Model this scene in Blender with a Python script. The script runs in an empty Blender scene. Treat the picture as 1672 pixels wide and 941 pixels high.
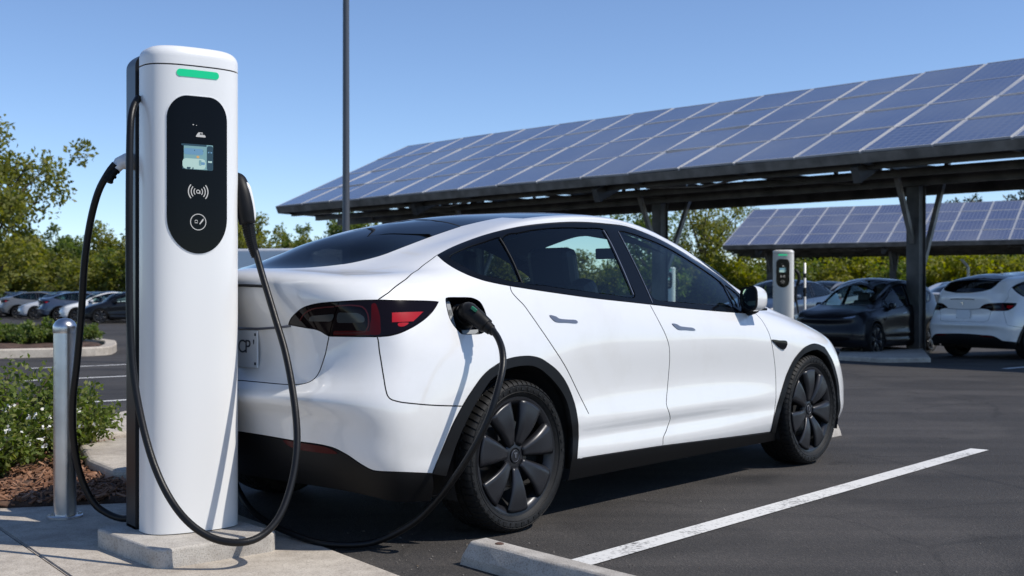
import bpy, bmesh, math, random
import numpy as np
from mathutils import Vector, Matrix
from mathutils.geometry import delaunay_2d_cdt
R=math.radians; PI=math.pi
rng=np.random.default_rng(7); random.seed(7)
scene=bpy.context.scene
COL=scene.collection
# ------------------------------------------------------------------ camera frame of the lot
F=1966.;CX=836.;HY=475.;EYE=1.13;TH=R(49.1)
d=np.array([math.cos(TH),math.sin(TH),0]);l=np.array([-math.sin(TH),math.cos(TH),0]);n_=-l
O=np.array([0.034,5.62,0])+0.95*l
def at(px,D,z=0.): return np.array([(px-CX)/F*D,D,z])           # ground position seen along a bearing
def at3(px,py,D): return np.array([(px-CX)/F*D,D,EYE+(HY-py)/F*D])
def lot(x,y,z=0.): return O+x*d+y*l+np.array([0,0,z])           # lot grid: x along the bays, y across
# ------------------------------------------------------------------ object helpers
def link(o,parent=None):
    COL.objects.link(o)
    if parent is not None: o.parent=parent
    return o
def tag(o,label=None,cat=None,group=None,kind=None):
    if label: o['label']=label
    if cat: o['category']=cat
    if group: o['group']=group
    if kind: o['kind']=kind
    return o
def empty(name,loc=(0,0,0),rz=0,**k):
    o=bpy.data.objects.new(name,None); o.location=tuple(loc); o.rotation_euler=(0,0,rz); o.empty_display_size=.1
    link(o); return tag(o,**k)
def mesh(name,V,Fs,mat=None,parent=None,smooth=False,norms=None,loc=None,mats=None,mi=None):
    me=bpy.data.meshes.new(name)
    me.from_pydata([tuple(map(float,v)) for v in V],[],[tuple(map(int,f)) for f in Fs])
    if mats:
        for m in mats: me.materials.append(m)
        if mi is not None: me.polygons.foreach_set('material_index',np.asarray(mi,np.int32))
    elif mat: me.materials.append(mat)
    if smooth: me.polygons.foreach_set('use_smooth',np.ones(len(me.polygons),bool))
    me.update()
    if norms is not None: me.normals_split_custom_set_from_vertices([tuple(map(float,q)) for q in norms])
    o=bpy.data.objects.new(name,me)
    if loc is not None: o.location=tuple(loc)
    return link(o,parent)
class MB:
    def __init__(s): s.V=[];s.F=[];s.M=[];s.cur=0
    def add(s,V,Fs):
        b=len(s.V); s.V+= [tuple(v) for v in V]; s.F+=[tuple(b+i for i in f) for f in Fs]; s.M+=[s.cur]*len(Fs); return s
    def box(s,c,h,rot=None,bev=0):
        c=np.array(c,float); h=np.array(h,float)
        bm=bmesh.new(); bmesh.ops.create_cube(bm,size=2)
        for v in bm.verts: v.co=Vector((v.co.x*h[0],v.co.y*h[1],v.co.z*h[2]))
        if bev: bmesh.ops.bevel(bm,geom=list(bm.edges),offset=bev,segments=2,affect='EDGES',profile=.5)
        M=np.eye(3) if rot is None else np.array(rot)
        bm.verts.index_update()
        V=[M@np.array(v.co)+c for v in bm.verts]; Fs=[[v.index for v in f.verts] for f in bm.faces]; bm.free()
        return s.add(V,Fs)
    def bar(s,a,b,w,h,up=(0,0,1)):
        a=np.array(a,float);b=np.array(b,float); x=b-a; L=np.linalg.norm(x); x/=L
        y=np.cross(up,x); y/=np.linalg.norm(y); z=np.cross(x,y)
        return s.box((a+b)/2,(L/2,w/2,h/2),np.stack([x,y,z],1))
    def tube(s,pts,r,n=10,caps=True):
        pts=np.array(pts,float); r=np.broadcast_to(np.asarray(r,float),(len(pts),))
        T=np.gradient(pts,axis=0); T/=np.linalg.norm(T,axis=1)[:,None]+1e-12
        u=np.cross(T[0],(0,0,1) if abs(T[0][2])<.9 else (1,0,0)); u/=np.linalg.norm(u)
        V=[];
        for i in range(len(pts)):
            u=u-T[i]*(u@T[i]); u/=np.linalg.norm(u); w=np.cross(T[i],u)
            for k in range(n):
                a=2*PI*k/n; V.append(pts[i]+r[i]*(math.cos(a)*u+math.sin(a)*w))
        Fs=[(i*n+k,i*n+(k+1)%n,(i+1)*n+(k+1)%n,(i+1)*n+k) for i in range(len(pts)-1) for k in range(n)]
        if caps: Fs+=[tuple(range(n))[::-1],tuple((len(pts)-1)*n+k for k in range(n))]
        return s.add(V,Fs)
    def lathe(s,prof,n=32,axis='z',c=(0,0,0),caps=False):
        V=[];m=len(prof)
        for k in range(n):
            a=2*PI*k/n; ca,sa=math.cos(a),math.sin(a)
            for r,h in prof:
                V.append({'z':(r*ca,r*sa,h),'y':(r*ca,h,r*sa)}[axis])
        V=np.array(V)+np.array(c)
        Fs=[(k*m+i,((k+1)%n)*m+i,((k+1)%n)*m+i+1,k*m+i+1) for k in range(n) for i in range(m-1)]
        if axis=='y': Fs=[f[::-1] for f in Fs]
        if caps: Fs+=[tuple(k*m+m-1 for k in range(n))]
        return s.add(V,Fs)
    def prism(s,poly,z0,z1):
        k=len(poly); V=[(p[0],p[1],z0) for p in poly]+[(p[0],p[1],z1) for p in poly]
        a=sum(poly[i][0]*poly[(i+1)%k][1]-poly[(i+1)%k][0]*poly[i][1] for i in range(k))
        Fs=[(i,(i+1)%k,k+(i+1)%k,k+i) for i in range(k)]+[tuple(range(k))[::-1],tuple(range(k,2*k))]
        if a<0: Fs=[f[::-1] for f in Fs]
        return s.add(V,Fs)
    def build(s,name,mat=None,parent=None,smooth=False,bevel=0,mats=None,auto=None,loc=None):
        o=mesh(name,s.V,s.F,mat,parent,smooth,mats=mats,mi=s.M if mats else None,loc=loc)
        if auto is not None:
            me=o.data; me.polygons.foreach_set('use_smooth',np.ones(len(me.polygons),bool))
            bm=bmesh.new(); bm.from_mesh(me)
            for e in bm.edges:
                if len(e.link_faces)==2 and e.calc_face_angle(0)>auto: e.smooth=False
            bm.to_mesh(me); bm.free()
        if bevel:
            m=o.modifiers.new('edge','BEVEL'); m.width=bevel; m.segments=2; m.limit_method='ANGLE'
        return o
def spline(pts,step,closed=False):
    P=np.array(pts,float)
    if len(P)==2:
        k=max(2,int(np.linalg.norm(P[1]-P[0])/step)+1); return P[0]+(P[1]-P[0])*np.linspace(0,1,k)[:,None]
    E=np.concatenate([P[-1:],P,P[:2]]) if closed else np.concatenate([2*P[:1]-P[1:2],P,2*P[-1:]-P[-2:-1]])
    out=[]; m=len(P) if closed else len(P)-1
    for i in range(m):
        a,b,c,e=E[i:i+4]; k=max(2,int(np.linalg.norm(c-b)/step)+1); t=np.linspace(0,1,k,endpoint=False)[:,None]
        out.append(.5*((2*b)+(-a+c)*t+(2*a-5*b+4*c-e)*t*t+(-a+3*b-3*c+e)*t**3))
    if not closed: out.append(P[-1:])
    return np.concatenate(out)
# ------------------------------------------------------------------ materials
def mat(name): 
    m=bpy.data.materials.new(name); m.use_nodes=True; nt=m.node_tree; return m,nt,nt.nodes['Principled BSDF']
def N(nt,t,**k):
    nd=nt.nodes.new(t)
    for a,b in k.items():
        if a.startswith('i_'):
            nd.inputs[int(a[2:]) if a[2:].isdigit() else a[2:]].default_value=b
        else: setattr(nd,a,b)
    return nd
def L(nt,a,b): nt.links.new(a,b)
def simple(name,col,rough=.5,metal=0,coat=0,coat_r=.03,spec=.5,bump=None,var=None,bstr=.2):
    m,nt,b=mat(name); b.inputs['Base Color'].default_value=(*col,1); b.inputs['Roughness'].default_value=rough
    b.inputs['Metallic'].default_value=metal; b.inputs['Coat Weight'].default_value=coat; b.inputs['Coat Roughness'].default_value=coat_r
    b.inputs['Specular IOR Level'].default_value=spec
    tc=N(nt,'ShaderNodeTexCoord')
    if var:
        sc,amt=var; nz=N(nt,'ShaderNodeTexNoise',i_Scale=sc,i_Detail=5.); L(nt,tc.outputs['Object'],nz.inputs['Vector'])
        mx=N(nt,'ShaderNodeMixRGB'); mx.inputs[1].default_value=(*[c*(1-amt) for c in col],1); mx.inputs[2].default_value=(*[min(1,c*(1+amt)) for c in col],1)
        cr=N(nt,'ShaderNodeValToRGB'); cr.color_ramp.elements[0].position=.35; cr.color_ramp.elements[1].position=.65
        L(nt,nz.outputs[0],cr.inputs[0]); L(nt,cr.outputs[0],mx.inputs[0]); L(nt,mx.outputs[0],b.inputs['Base Color'])
    if bump:
        nz=N(nt,'ShaderNodeTexNoise',i_Scale=bump,i_Detail=4.); L(nt,tc.outputs['Object'],nz.inputs['Vector'])
        bp=N(nt,'ShaderNodeBump',i_Strength=bstr,i_Distance=.01); L(nt,nz.outputs[0],bp.inputs['Height']); L(nt,bp.outputs[0],b.inputs['Normal'])
    return m
def emis(name,col,s):
    m,nt,b=mat(name); b.inputs['Base Color'].default_value=(*[c*.2 for c in col],1); b.inputs['Emission Color'].default_value=(*col,1); b.inputs['Emission Strength'].default_value=s; b.inputs['Roughness'].default_value=.25; return m
def glassmat(name,tint,refl=1.0):
    m=bpy.data.materials.new(name); m.use_nodes=True; nt=m.node_tree; nt.nodes.clear()
    out=N(nt,'ShaderNodeOutputMaterial'); tr=N(nt,'ShaderNodeBsdfTransparent'); tr.inputs[0].default_value=(*tint,1)
    gl=N(nt,'ShaderNodeBsdfGlossy',i_Roughness=.015); fr=N(nt,'ShaderNodeFresnel',i_IOR=1.5); mx=N(nt,'ShaderNodeMixShader')
    # fresnel that also works from behind
    geo=N(nt,'ShaderNodeNewGeometry'); L(nt,fr.outputs[0],mx.inputs[0]); L(nt,tr.outputs[0],mx.inputs[1]); L(nt,gl.outputs[0],mx.inputs[2]); L(nt,mx.outputs[0],out.inputs[0])
    mm=N(nt,'ShaderNodeMath',operation='MULTIPLY'); mm.inputs[1].default_value=refl; bf=N(nt,'ShaderNodeMath',operation='SUBTRACT'); bf.inputs[0].default_value=1.; L(nt,geo.outputs['Backfacing'],bf.inputs[1])
    m2=N(nt,'ShaderNodeMath',operation='MULTIPLY'); L(nt,fr.outputs[0],mm.inputs[0]); L(nt,mm.outputs[0],m2.inputs[0]); L(nt,bf.outputs[0],m2.inputs[1]); L(nt,m2.outputs[0],mx.inputs[0])
    return m
M={}
def paint(name,col,rough=.35,coat=1.):
    m,nt,b=mat(name); b.inputs['Base Color'].default_value=(*col,1); b.inputs['Roughness'].default_value=rough; b.inputs['Coat Weight'].default_value=coat; b.inputs['Specular IOR Level'].default_value=.5*coat; b.inputs['Coat Roughness'].default_value=.03
    tc=N(nt,'ShaderNodeTexCoord'); nz=N(nt,'ShaderNodeTexNoise',i_Scale=9.,i_Detail=3.); L(nt,tc.outputs['Object'],nz.inputs['Vector'])
    mr=N(nt,'ShaderNodeMapRange'); mr.inputs[3].default_value=.02; mr.inputs[4].default_value=.09; L(nt,nz.outputs[0],mr.inputs[0]); L(nt,mr.outputs[0],b.inputs['Coat Roughness'])
    # a light film of road dust in soft patches low on the body
    n2=N(nt,'ShaderNodeTexNoise',i_Scale=2.2,i_Detail=6.,i_Roughness=.65); L(nt,tc.outputs['Object'],n2.inputs['Vector'])
    cr=N(nt,'ShaderNodeValToRGB'); cr.color_ramp.elements[0].position=.5; cr.color_ramp.elements[0].color=(1,1,1,1); cr.color_ramp.elements[1].position=.75; cr.color_ramp.elements[1].color=(.93,.92,.9,1)
    mx=N(nt,'ShaderNodeMixRGB',blend_type='MULTIPLY'); mx.inputs[0].default_value=1; mx.inputs[1].default_value=(*col,1); L(nt,n2.outputs[0],cr.inputs[0]); L(nt,cr.outputs[0],mx.inputs[2]); L(nt,mx.outputs[0],b.inputs['Base Color'])
    return m
M['white']=paint('white_paint',(.755,.748,.728),.3); M['dark']=paint('dark_paint',(.006,.007,.010),.3,.35); M['silver']=paint('silver_paint',(.42,.43,.45)); M['navy']=paint('navy_paint',(.02,.035,.07)); M['grey']=paint('grey_paint',(.10,.105,.11)); M['red']=paint('red_paint',(.25,.02,.02))
M['gloss_black']=simple('gloss_black',(.004,.0045,.006),.1,spec=.14)
M['plastic']=simple('black_plastic',(.0055,.0055,.006),.5,spec=.22)
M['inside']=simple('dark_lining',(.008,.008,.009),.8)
M['seat']=simple('seat_cover',(.014,.014,.016),.5)
M['headliner']=simple('headliner_cloth',(.05,.05,.052),.9)
M['trim_light']=simple('pillar_trim',(.30,.31,.31),.7)
M['rubber']=simple('tyre_rubber',(.0105,.0103,.010),.6,spec=.25,bump=220.,bstr=.2,var=(14.,.3))
M['cable']=simple('cable_rubber',(.006,.006,.0065),.4,spec=.3,bump=160.,bstr=.08)
M['rim']=simple('rim_grey',(.02,.0205,.024),.36,metal=.3,coat=.1,coat_r=.2,spec=.4)
M['rimdark']=simple('rim_barrel',(.015,.015,.016),.5,metal=.5)
M['disc']=simple('brake_disc',(.22,.21,.2),.35,metal=1)
M['chrome']=simple('chrome',(.6,.6,.62),.15,metal=1)
M['handle']=simple('handle_grey',(.17,.175,.20),.3,metal=.5,coat=.5)
M['win']=glassmat('window_glass',(.74,.84,.81),.8)
M['win_dark']=glassmat('privacy_glass',(.36,.43,.43),.8)
M['win_roof']=glassmat('roof_glass',(.02,.024,.03),1.15)
M['lens']=simple('lamp_lens',(.005,.0025,.003),.06,spec=.22)
M['red_lens']=simple('red_lens',(.36,.006,.010),.15,spec=.4)
M['red_dark']=simple('dark_red_lens',(.055,.003,.004),.15,spec=.15)
M['red_guide']=simple('red_light_guide',(.05,.006,.007),.2,spec=.3)
M['lamp_grey']=simple('lamp_reflector',(.03,.035,.036),.12,spec=.4)
M['plate']=simple('plate_white',(.6,.63,.66),.4)
M['ink']=simple('plate_ink',(.03,.035,.05),.5)
M['mirror']=simple('mirror_glass',(.55,.65,.6),.02,metal=1)
M['shell']=simple('charger_white',(.78,.775,.755),.32,coat=.3,coat_r=.15)
M['charger_dark']=simple('charger_black',(.010,.0105,.012),.3,spec=.4)
M['screen_black']=simple('screen_glass',(.0025,.0025,.003),.06,spec=.12)
M['led']=emis('status_led',(.0,.62,.27),.75)
M['scr_bg']=emis('screen_teal',(.19,.36,.39),.75); M['scr_dark']=emis('screen_navy',(.02,.06,.09),.6); M['scr_lite']=emis('screen_pale',(.42,.60,.56),.8); M['scr_blue']=emis('screen_blue',(.13,.28,.44),.8); M['scr_warm']=emis('screen_amber',(.6,.35,.12),.8)
M['icon']=emis('icon_white',(.55,.55,.55),.75)
M['steel']=simple('brushed_steel',(.55,.55,.56),.28,metal=1,var=(6.,.12),bump=30.,bstr=.04)
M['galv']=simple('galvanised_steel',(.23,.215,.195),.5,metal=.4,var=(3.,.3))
M['galv_dark']=simple('dark_galvanised_steel',(.085,.08,.074),.55,metal=.3,var=(2.,.45))  # same galvanised steel in a darker tone, for chords, ties, posts and rafters
M['galv_light']=simple('light_galvanised_steel',(.36,.36,.36),.45,metal=.6,var=(3.,.2))
M['pole']=simple('pole_grey',(.085,.09,.10),.4,metal=.3)
M['alu']=simple('panel_frame',(.52,.52,.53),.4,metal=.3)
M['petal']=simple('petal_white',(.75,.74,.68),.6)
def concrete(name,col=(.545,.485,.405),dirt=(.39,.34,.285)):
    m,nt,b=mat(name); tc=N(nt,'ShaderNodeTexCoord'); b.inputs['Roughness'].default_value=.85
    n1=N(nt,'ShaderNodeTexNoise',i_Scale=1.7,i_Detail=8.,i_Roughness=.65); n2=N(nt,'ShaderNodeTexNoise',i_Scale=160.,i_Detail=3.); n3=N(nt,'ShaderNodeTexNoise',i_Scale=14.,i_Detail=6.)
    for x in (n1,n2,n3): L(nt,tc.outputs['Object'],x.inputs['Vector'])
    r1=N(nt,'ShaderNodeValToRGB'); r1.color_ramp.elements[0].position=.33; r1.color_ramp.elements[0].color=(*dirt,1); r1.color_ramp.elements[1].position=.56; r1.color_ramp.elements[1].color=(*col,1)
    L(nt,n1.outputs[0],r1.inputs[0])
    r2=N(nt,'ShaderNodeValToRGB'); r2.color_ramp.elements[0].position=.36; r2.color_ramp.elements[0].color=(.62,.6,.58,1); r2.color_ramp.elements[1].position=.5; r2.color_ramp.elements[1].color=(1,1,1,1); L(nt,n2.outputs[0],r2.inputs[0])
    r3=N(nt,'ShaderNodeValToRGB'); r3.color_ramp.elements[0].position=.3; r3.color_ramp.elements[0].color=(.82,.81,.8,1); r3.color_ramp.elements[1].position=.6; r3.color_ramp.elements[1].color=(1,1,1,1); L(nt,n3.outputs[0],r3.inputs[0])
    a=N(nt,'ShaderNodeMixRGB',blend_type='MULTIPLY'); a.inputs[0].default_value=.8; c=N(nt,'ShaderNodeMixRGB',blend_type='MULTIPLY'); c.inputs[0].default_value=1
    L(nt,r1.outputs[0],a.inputs[1]); L(nt,r2.outputs[0],a.inputs[2]); L(nt,a.outputs[0],c.inputs[1]); L(nt,r3.outputs[0],c.inputs[2]); L(nt,c.outputs[0],b.inputs['Base Color'])
    bp=N(nt,'ShaderNodeBump',i_Strength=.35,i_Distance=.004); ad=N(nt,'ShaderNodeMath',operation='ADD'); L(nt,n2.outputs[0],ad.inputs[0]); L(nt,n3.outputs[0],ad.inputs[1]); L(nt,ad.outputs[0],bp.inputs['Height']); L(nt,bp.outputs[0],b.inputs['Normal'])
    return m
M['concrete']=concrete('concrete'); M['concrete2']=concrete('cast_concrete',(.50,.465,.415),(.37,.34,.30))
def asphalt():
    m,nt,b=mat('asphalt'); tc=N(nt,'ShaderNodeTexCoord'); b.inputs['Roughness'].default_value=.8; b.inputs['Specular IOR Level'].default_value=.35
    n1=N(nt,'ShaderNodeTexNoise',i_Scale=.55,i_Detail=9.,i_Roughness=.6); n2=N(nt,'ShaderNodeTexVoronoi',i_Scale=115.); n3=N(nt,'ShaderNodeTexNoise',i_Scale=60.,i_Detail=4.)
    mp=N(nt,'ShaderNodeMapping'); mp.inputs['Rotation'].default_value=(0,0,.1); mp.inputs['Scale'].default_value=(.35,2.2,1); n4=N(nt,'ShaderNodeTexNoise',i_Scale=1.1,i_Detail=6.)
    for x in (n1,n2,n3): L(nt,tc.outputs['Object'],x.inputs['Vector'])
    L(nt,tc.outputs['Object'],mp.inputs['Vector']); L(nt,mp.outputs[0],n4.inputs['Vector'])
    r1=N(nt,'ShaderNodeValToRGB'); r1.color_ramp.elements[0].position=.3; r1.color_ramp.elements[0].color=(.028,.0255,.0238,1); r1.color_ramp.elements[1].position=.7; r1.color_ramp.elements[1].color=(.050,.0458,.0425,1); 
    mxn=N(nt,'ShaderNodeMixRGB'); mxn.inputs[0].default_value=.5; L(nt,n1.outputs[0],mxn.inputs[1]); L(nt,n4.outputs[0],mxn.inputs[2]); L(nt,mxn.outputs[0],r1.inputs[0])
    r2=N(nt,'ShaderNodeValToRGB'); r2.color_ramp.elements[0].position=.0; r2.color_ramp.elements[0].color=(1.9,1.8,1.7,1); r2.color_ramp.elements[1].position=.5; r2.color_ramp.elements[1].color=(.8,.8,.8,1); L(nt,n2.outputs['Color'],r2.inputs[0])
    a=N(nt,'ShaderNodeMixRGB',blend_type='MULTIPLY'); a.inputs[0].default_value=.6; L(nt,r1.outputs[0],a.inputs[1]); L(nt,r2.outputs[0],a.inputs[2])
    # old oil drips, pale scuffs, fine cracks and light grit
    def ramp(src,p0,c0,p1,c1):
        r=N(nt,'ShaderNodeValToRGB'); r.color_ramp.elements[0].position=p0; r.color_ramp.elements[0].color=(*c0,1); r.color_ramp.elements[1].position=p1; r.color_ramp.elements[1].color=(*c1,1); L(nt,src,r.inputs[0]); return r.outputs[0]
    def mul(a_,b_,f=1.,bt='MULTIPLY'):
        x=N(nt,'ShaderNodeMixRGB',blend_type=bt); x.inputs[0].default_value=f; L(nt,a_,x.inputs[1]); L(nt,b_,x.inputs[2]); return x.outputs[0]
    n5=N(nt,'ShaderNodeTexNoise',i_Scale=.9,i_Detail=3.); L(nt,tc.outputs['Object'],n5.inputs['Vector'])
    c=mul(a.outputs[0],ramp(n5.outputs[0],.28,(.55,.55,.55),.40,(1,1,1)))
    n6=N(nt,'ShaderNodeTexNoise',i_Scale=3.1,i_Detail=2.); L(nt,tc.outputs['Object'],n6.inputs['Vector']); c=mul(c,ramp(n6.outputs[0],.24,(.45,.43,.42),.31,(1,1,1)))
    mp2=N(nt,'ShaderNodeMapping'); mp2.inputs['Rotation'].default_value=(0,0,-.857); mp2.inputs['Scale'].default_value=(.12,5.,1); L(nt,tc.outputs['Object'],mp2.inputs['Vector']); n7=N(nt,'ShaderNodeTexNoise',i_Scale=1.,i_Detail=5.); L(nt,mp2.outputs[0],n7.inputs['Vector']); c=mul(c,ramp(n7.outputs[0],.40,(.88,.88,.88),.62,(1.07,1.06,1.05)))
    nw=N(nt,'ShaderNodeTexNoise',i_Scale=1.3,i_Detail=4.); L(nt,tc.outputs['Object'],nw.inputs['Vector']); va=N(nt,'ShaderNodeVectorMath',operation='MULTIPLY_ADD'); L(nt,nw.outputs['Color'],va.inputs[0]); va.inputs[1].default_value=(.5,.5,0); L(nt,tc.outputs['Object'],va.inputs[2])
    vc=N(nt,'ShaderNodeTexVoronoi',feature='DISTANCE_TO_EDGE',i_Scale=.42); L(nt,va.outputs[0],vc.inputs['Vector']); cm=ramp(vc.outputs[0],.0025,(0,0,0),.006,(1,1,1)); n8=N(nt,'ShaderNodeTexNoise',i_Scale=.5); L(nt,tc.outputs['Object'],n8.inputs['Vector']); ck=mul(cm,ramp(n8.outputs[0],.50,(1,1,1),.54,(0,0,0)),1.,'ADD'); c=mul(c,ck,.35)
    v9=N(nt,'ShaderNodeTexVoronoi',i_Scale=42.); L(nt,tc.outputs['Object'],v9.inputs['Vector']); gr=ramp(v9.outputs['Distance'],.10,(.10,.095,.085),.16,(0,0,0)); n9=N(nt,'ShaderNodeTexNoise',i_Scale=9.,i_Detail=3.); L(nt,tc.outputs['Object'],n9.inputs['Vector']); gr=mul(gr,ramp(n9.outputs[0],.52,(0,0,0),.62,(1,1,1))); c=mul(c,gr,1.,'ADD'); L(nt,c,b.inputs['Base Color'])
    bp=N(nt,'ShaderNodeBump',i_Strength=.55,i_Distance=.006); ad=N(nt,'ShaderNodeMath',operation='ADD'); L(nt,n2.outputs['Distance'],ad.inputs[0]); L(nt,n3.outputs[0],ad.inputs[1]); L(nt,ad.outputs[0],bp.inputs['Height']); L(nt,bp.outputs[0],b.inputs['Normal'])
    return m
M['asphalt']=asphalt()
def linepaint():
    m,nt,b=mat('line_paint'); tc=N(nt,'ShaderNodeTexCoord'); b.inputs['Roughness'].default_value=.7
    n=N(nt,'ShaderNodeTexNoise',i_Scale=45.,i_Detail=6.,i_Roughness=.7); L(nt,tc.outputs['Object'],n.inputs['Vector']); n1=N(nt,'ShaderNodeTexNoise',i_Scale=3.,i_Detail=4.); L(nt,tc.outputs['Object'],n1.inputs['Vector'])
    ad=N(nt,'ShaderNodeMixRGB'); ad.inputs[0].default_value=.35; L(nt,n.outputs[0],ad.inputs[1]); L(nt,n1.outputs[0],ad.inputs[2])
    r=N(nt,'ShaderNodeValToRGB'); r.color_ramp.elements[0].position=.37; r.color_ramp.elements[0].color=(.12,.115,.11,1); r.color_ramp.elements[1].position=.475; r.color_ramp.elements[1].color=(.66,.65,.62,1); L(nt,ad.outputs[0],r.inputs[0]); L(nt,r.outputs[0],b.inputs['Base Color']); return m
M['line']=linepaint()
M['soil']=simple('soil',(.075,.043,.028),.95,bump=60.,bstr=.8,var=(9.,.45))
M['earth']=simple('verge_ground',(.055,.06,.025),.95,bump=6.,bstr=.6,var=(.4,.4))
M['bark']=simple('bark',(.075,.058,.045),.9,bump=40.,bstr=.7,var=(12.,.3))
def islandmat(name,cols,rough=.6,trans=.0,twoside=False):
    m,nt,b=mat(name); g=N(nt,'ShaderNodeNewGeometry'); r=N(nt,'ShaderNodeValToRGB'); b.inputs['Roughness'].default_value=rough
    els=r.color_ramp.elements
    for i,c in enumerate(cols):
        e=els[i] if i<2 else els.new(1.)
    for i,c in enumerate(cols): els[i].position=i/(len(cols)-1); els[i].color=(*c,1)
    L(nt,g.outputs['Random Per Island'],r.inputs[0]); L(nt,r.outputs[0],b.inputs['Base Color'])
    if trans:
        t=N(nt,'ShaderNodeBsdfTranslucent'); mx=N(nt,'ShaderNodeMixShader'); mx.inputs[0].default_value=trans
        hs=N(nt,'ShaderNodeHueSaturation'); hs.inputs['Value'].default_value=1.5; hs.inputs['Saturation'].default_value=1.15; L(nt,r.outputs[0],hs.inputs['Color']); L(nt,hs.outputs[0],t.inputs[0])
        out=nt.nodes['Material Output']; L(nt,b.outputs[0],mx.inputs[1]); L(nt,t.outputs[0],mx.inputs[2]); L(nt,mx.outputs[0],out.inputs[0])
    return m
M['chip']=islandmat('mulch_chip',[(.17,.075,.038),(.29,.145,.08),(.09,.043,.025),(.36,.20,.125)],.9)
M['leaf_olive']=islandmat('leaf_olive',[(.155,.175,.03),(.225,.23,.04),(.10,.125,.025),(.28,.255,.055)],.6,.5)
M['leaf_green']=islandmat('leaf_green',[(.10,.15,.03),(.15,.195,.04),(.065,.11,.024),(.21,.225,.055)],.55,.5)
M['leaf_yellow']=islandmat('leaf_yellow',[(.20,.225,.025),(.27,.275,.03),(.13,.165,.022),(.33,.30,.04)],.6,.5)
M['leaf_dark']=islandmat('leaf_dark',[(.018,.032,.012),(.03,.045,.016),(.014,.026,.011)],.6,.2)
M['leaf_shrub']=islandmat('leaf_shrub',[(.10,.15,.025),(.17,.22,.04),(.065,.10,.02),(.28,.29,.08)],.5,.45)
def solar():
    m,nt,b=mat('solar_cells'); tc=N(nt,'ShaderNodeTexCoord'); b.inputs['Roughness'].default_value=.22; b.inputs['Coat Weight'].default_value=1; b.inputs['Coat Roughness'].default_value=.06
    br=N(nt,'ShaderNodeTexBrick',offset=0.,squash=1.); br.inputs['Scale'].default_value=1.; br.inputs['Mortar Size'].default_value=.010; br.inputs['Brick Width'].default_value=.157; br.inputs['Row Height'].default_value=.157; br.inputs['Mortar Smooth'].default_value=.1
    br.inputs['Color1'].default_value=(.062,.072,.145,1); br.inputs['Color2'].default_value=(.070,.082,.16,1); br.inputs['Mortar'].default_value=(.20,.21,.26,1)
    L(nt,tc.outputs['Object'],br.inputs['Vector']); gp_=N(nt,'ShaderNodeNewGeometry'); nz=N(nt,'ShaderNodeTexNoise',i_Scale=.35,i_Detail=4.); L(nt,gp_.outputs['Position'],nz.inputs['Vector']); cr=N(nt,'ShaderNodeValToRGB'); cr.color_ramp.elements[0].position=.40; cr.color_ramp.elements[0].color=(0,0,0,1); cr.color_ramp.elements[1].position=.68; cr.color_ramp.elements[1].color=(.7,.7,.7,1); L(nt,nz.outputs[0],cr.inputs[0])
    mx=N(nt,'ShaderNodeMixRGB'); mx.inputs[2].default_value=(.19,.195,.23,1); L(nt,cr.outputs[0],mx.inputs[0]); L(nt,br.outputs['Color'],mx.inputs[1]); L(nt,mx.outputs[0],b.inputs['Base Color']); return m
M['solar']=solar()
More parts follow.
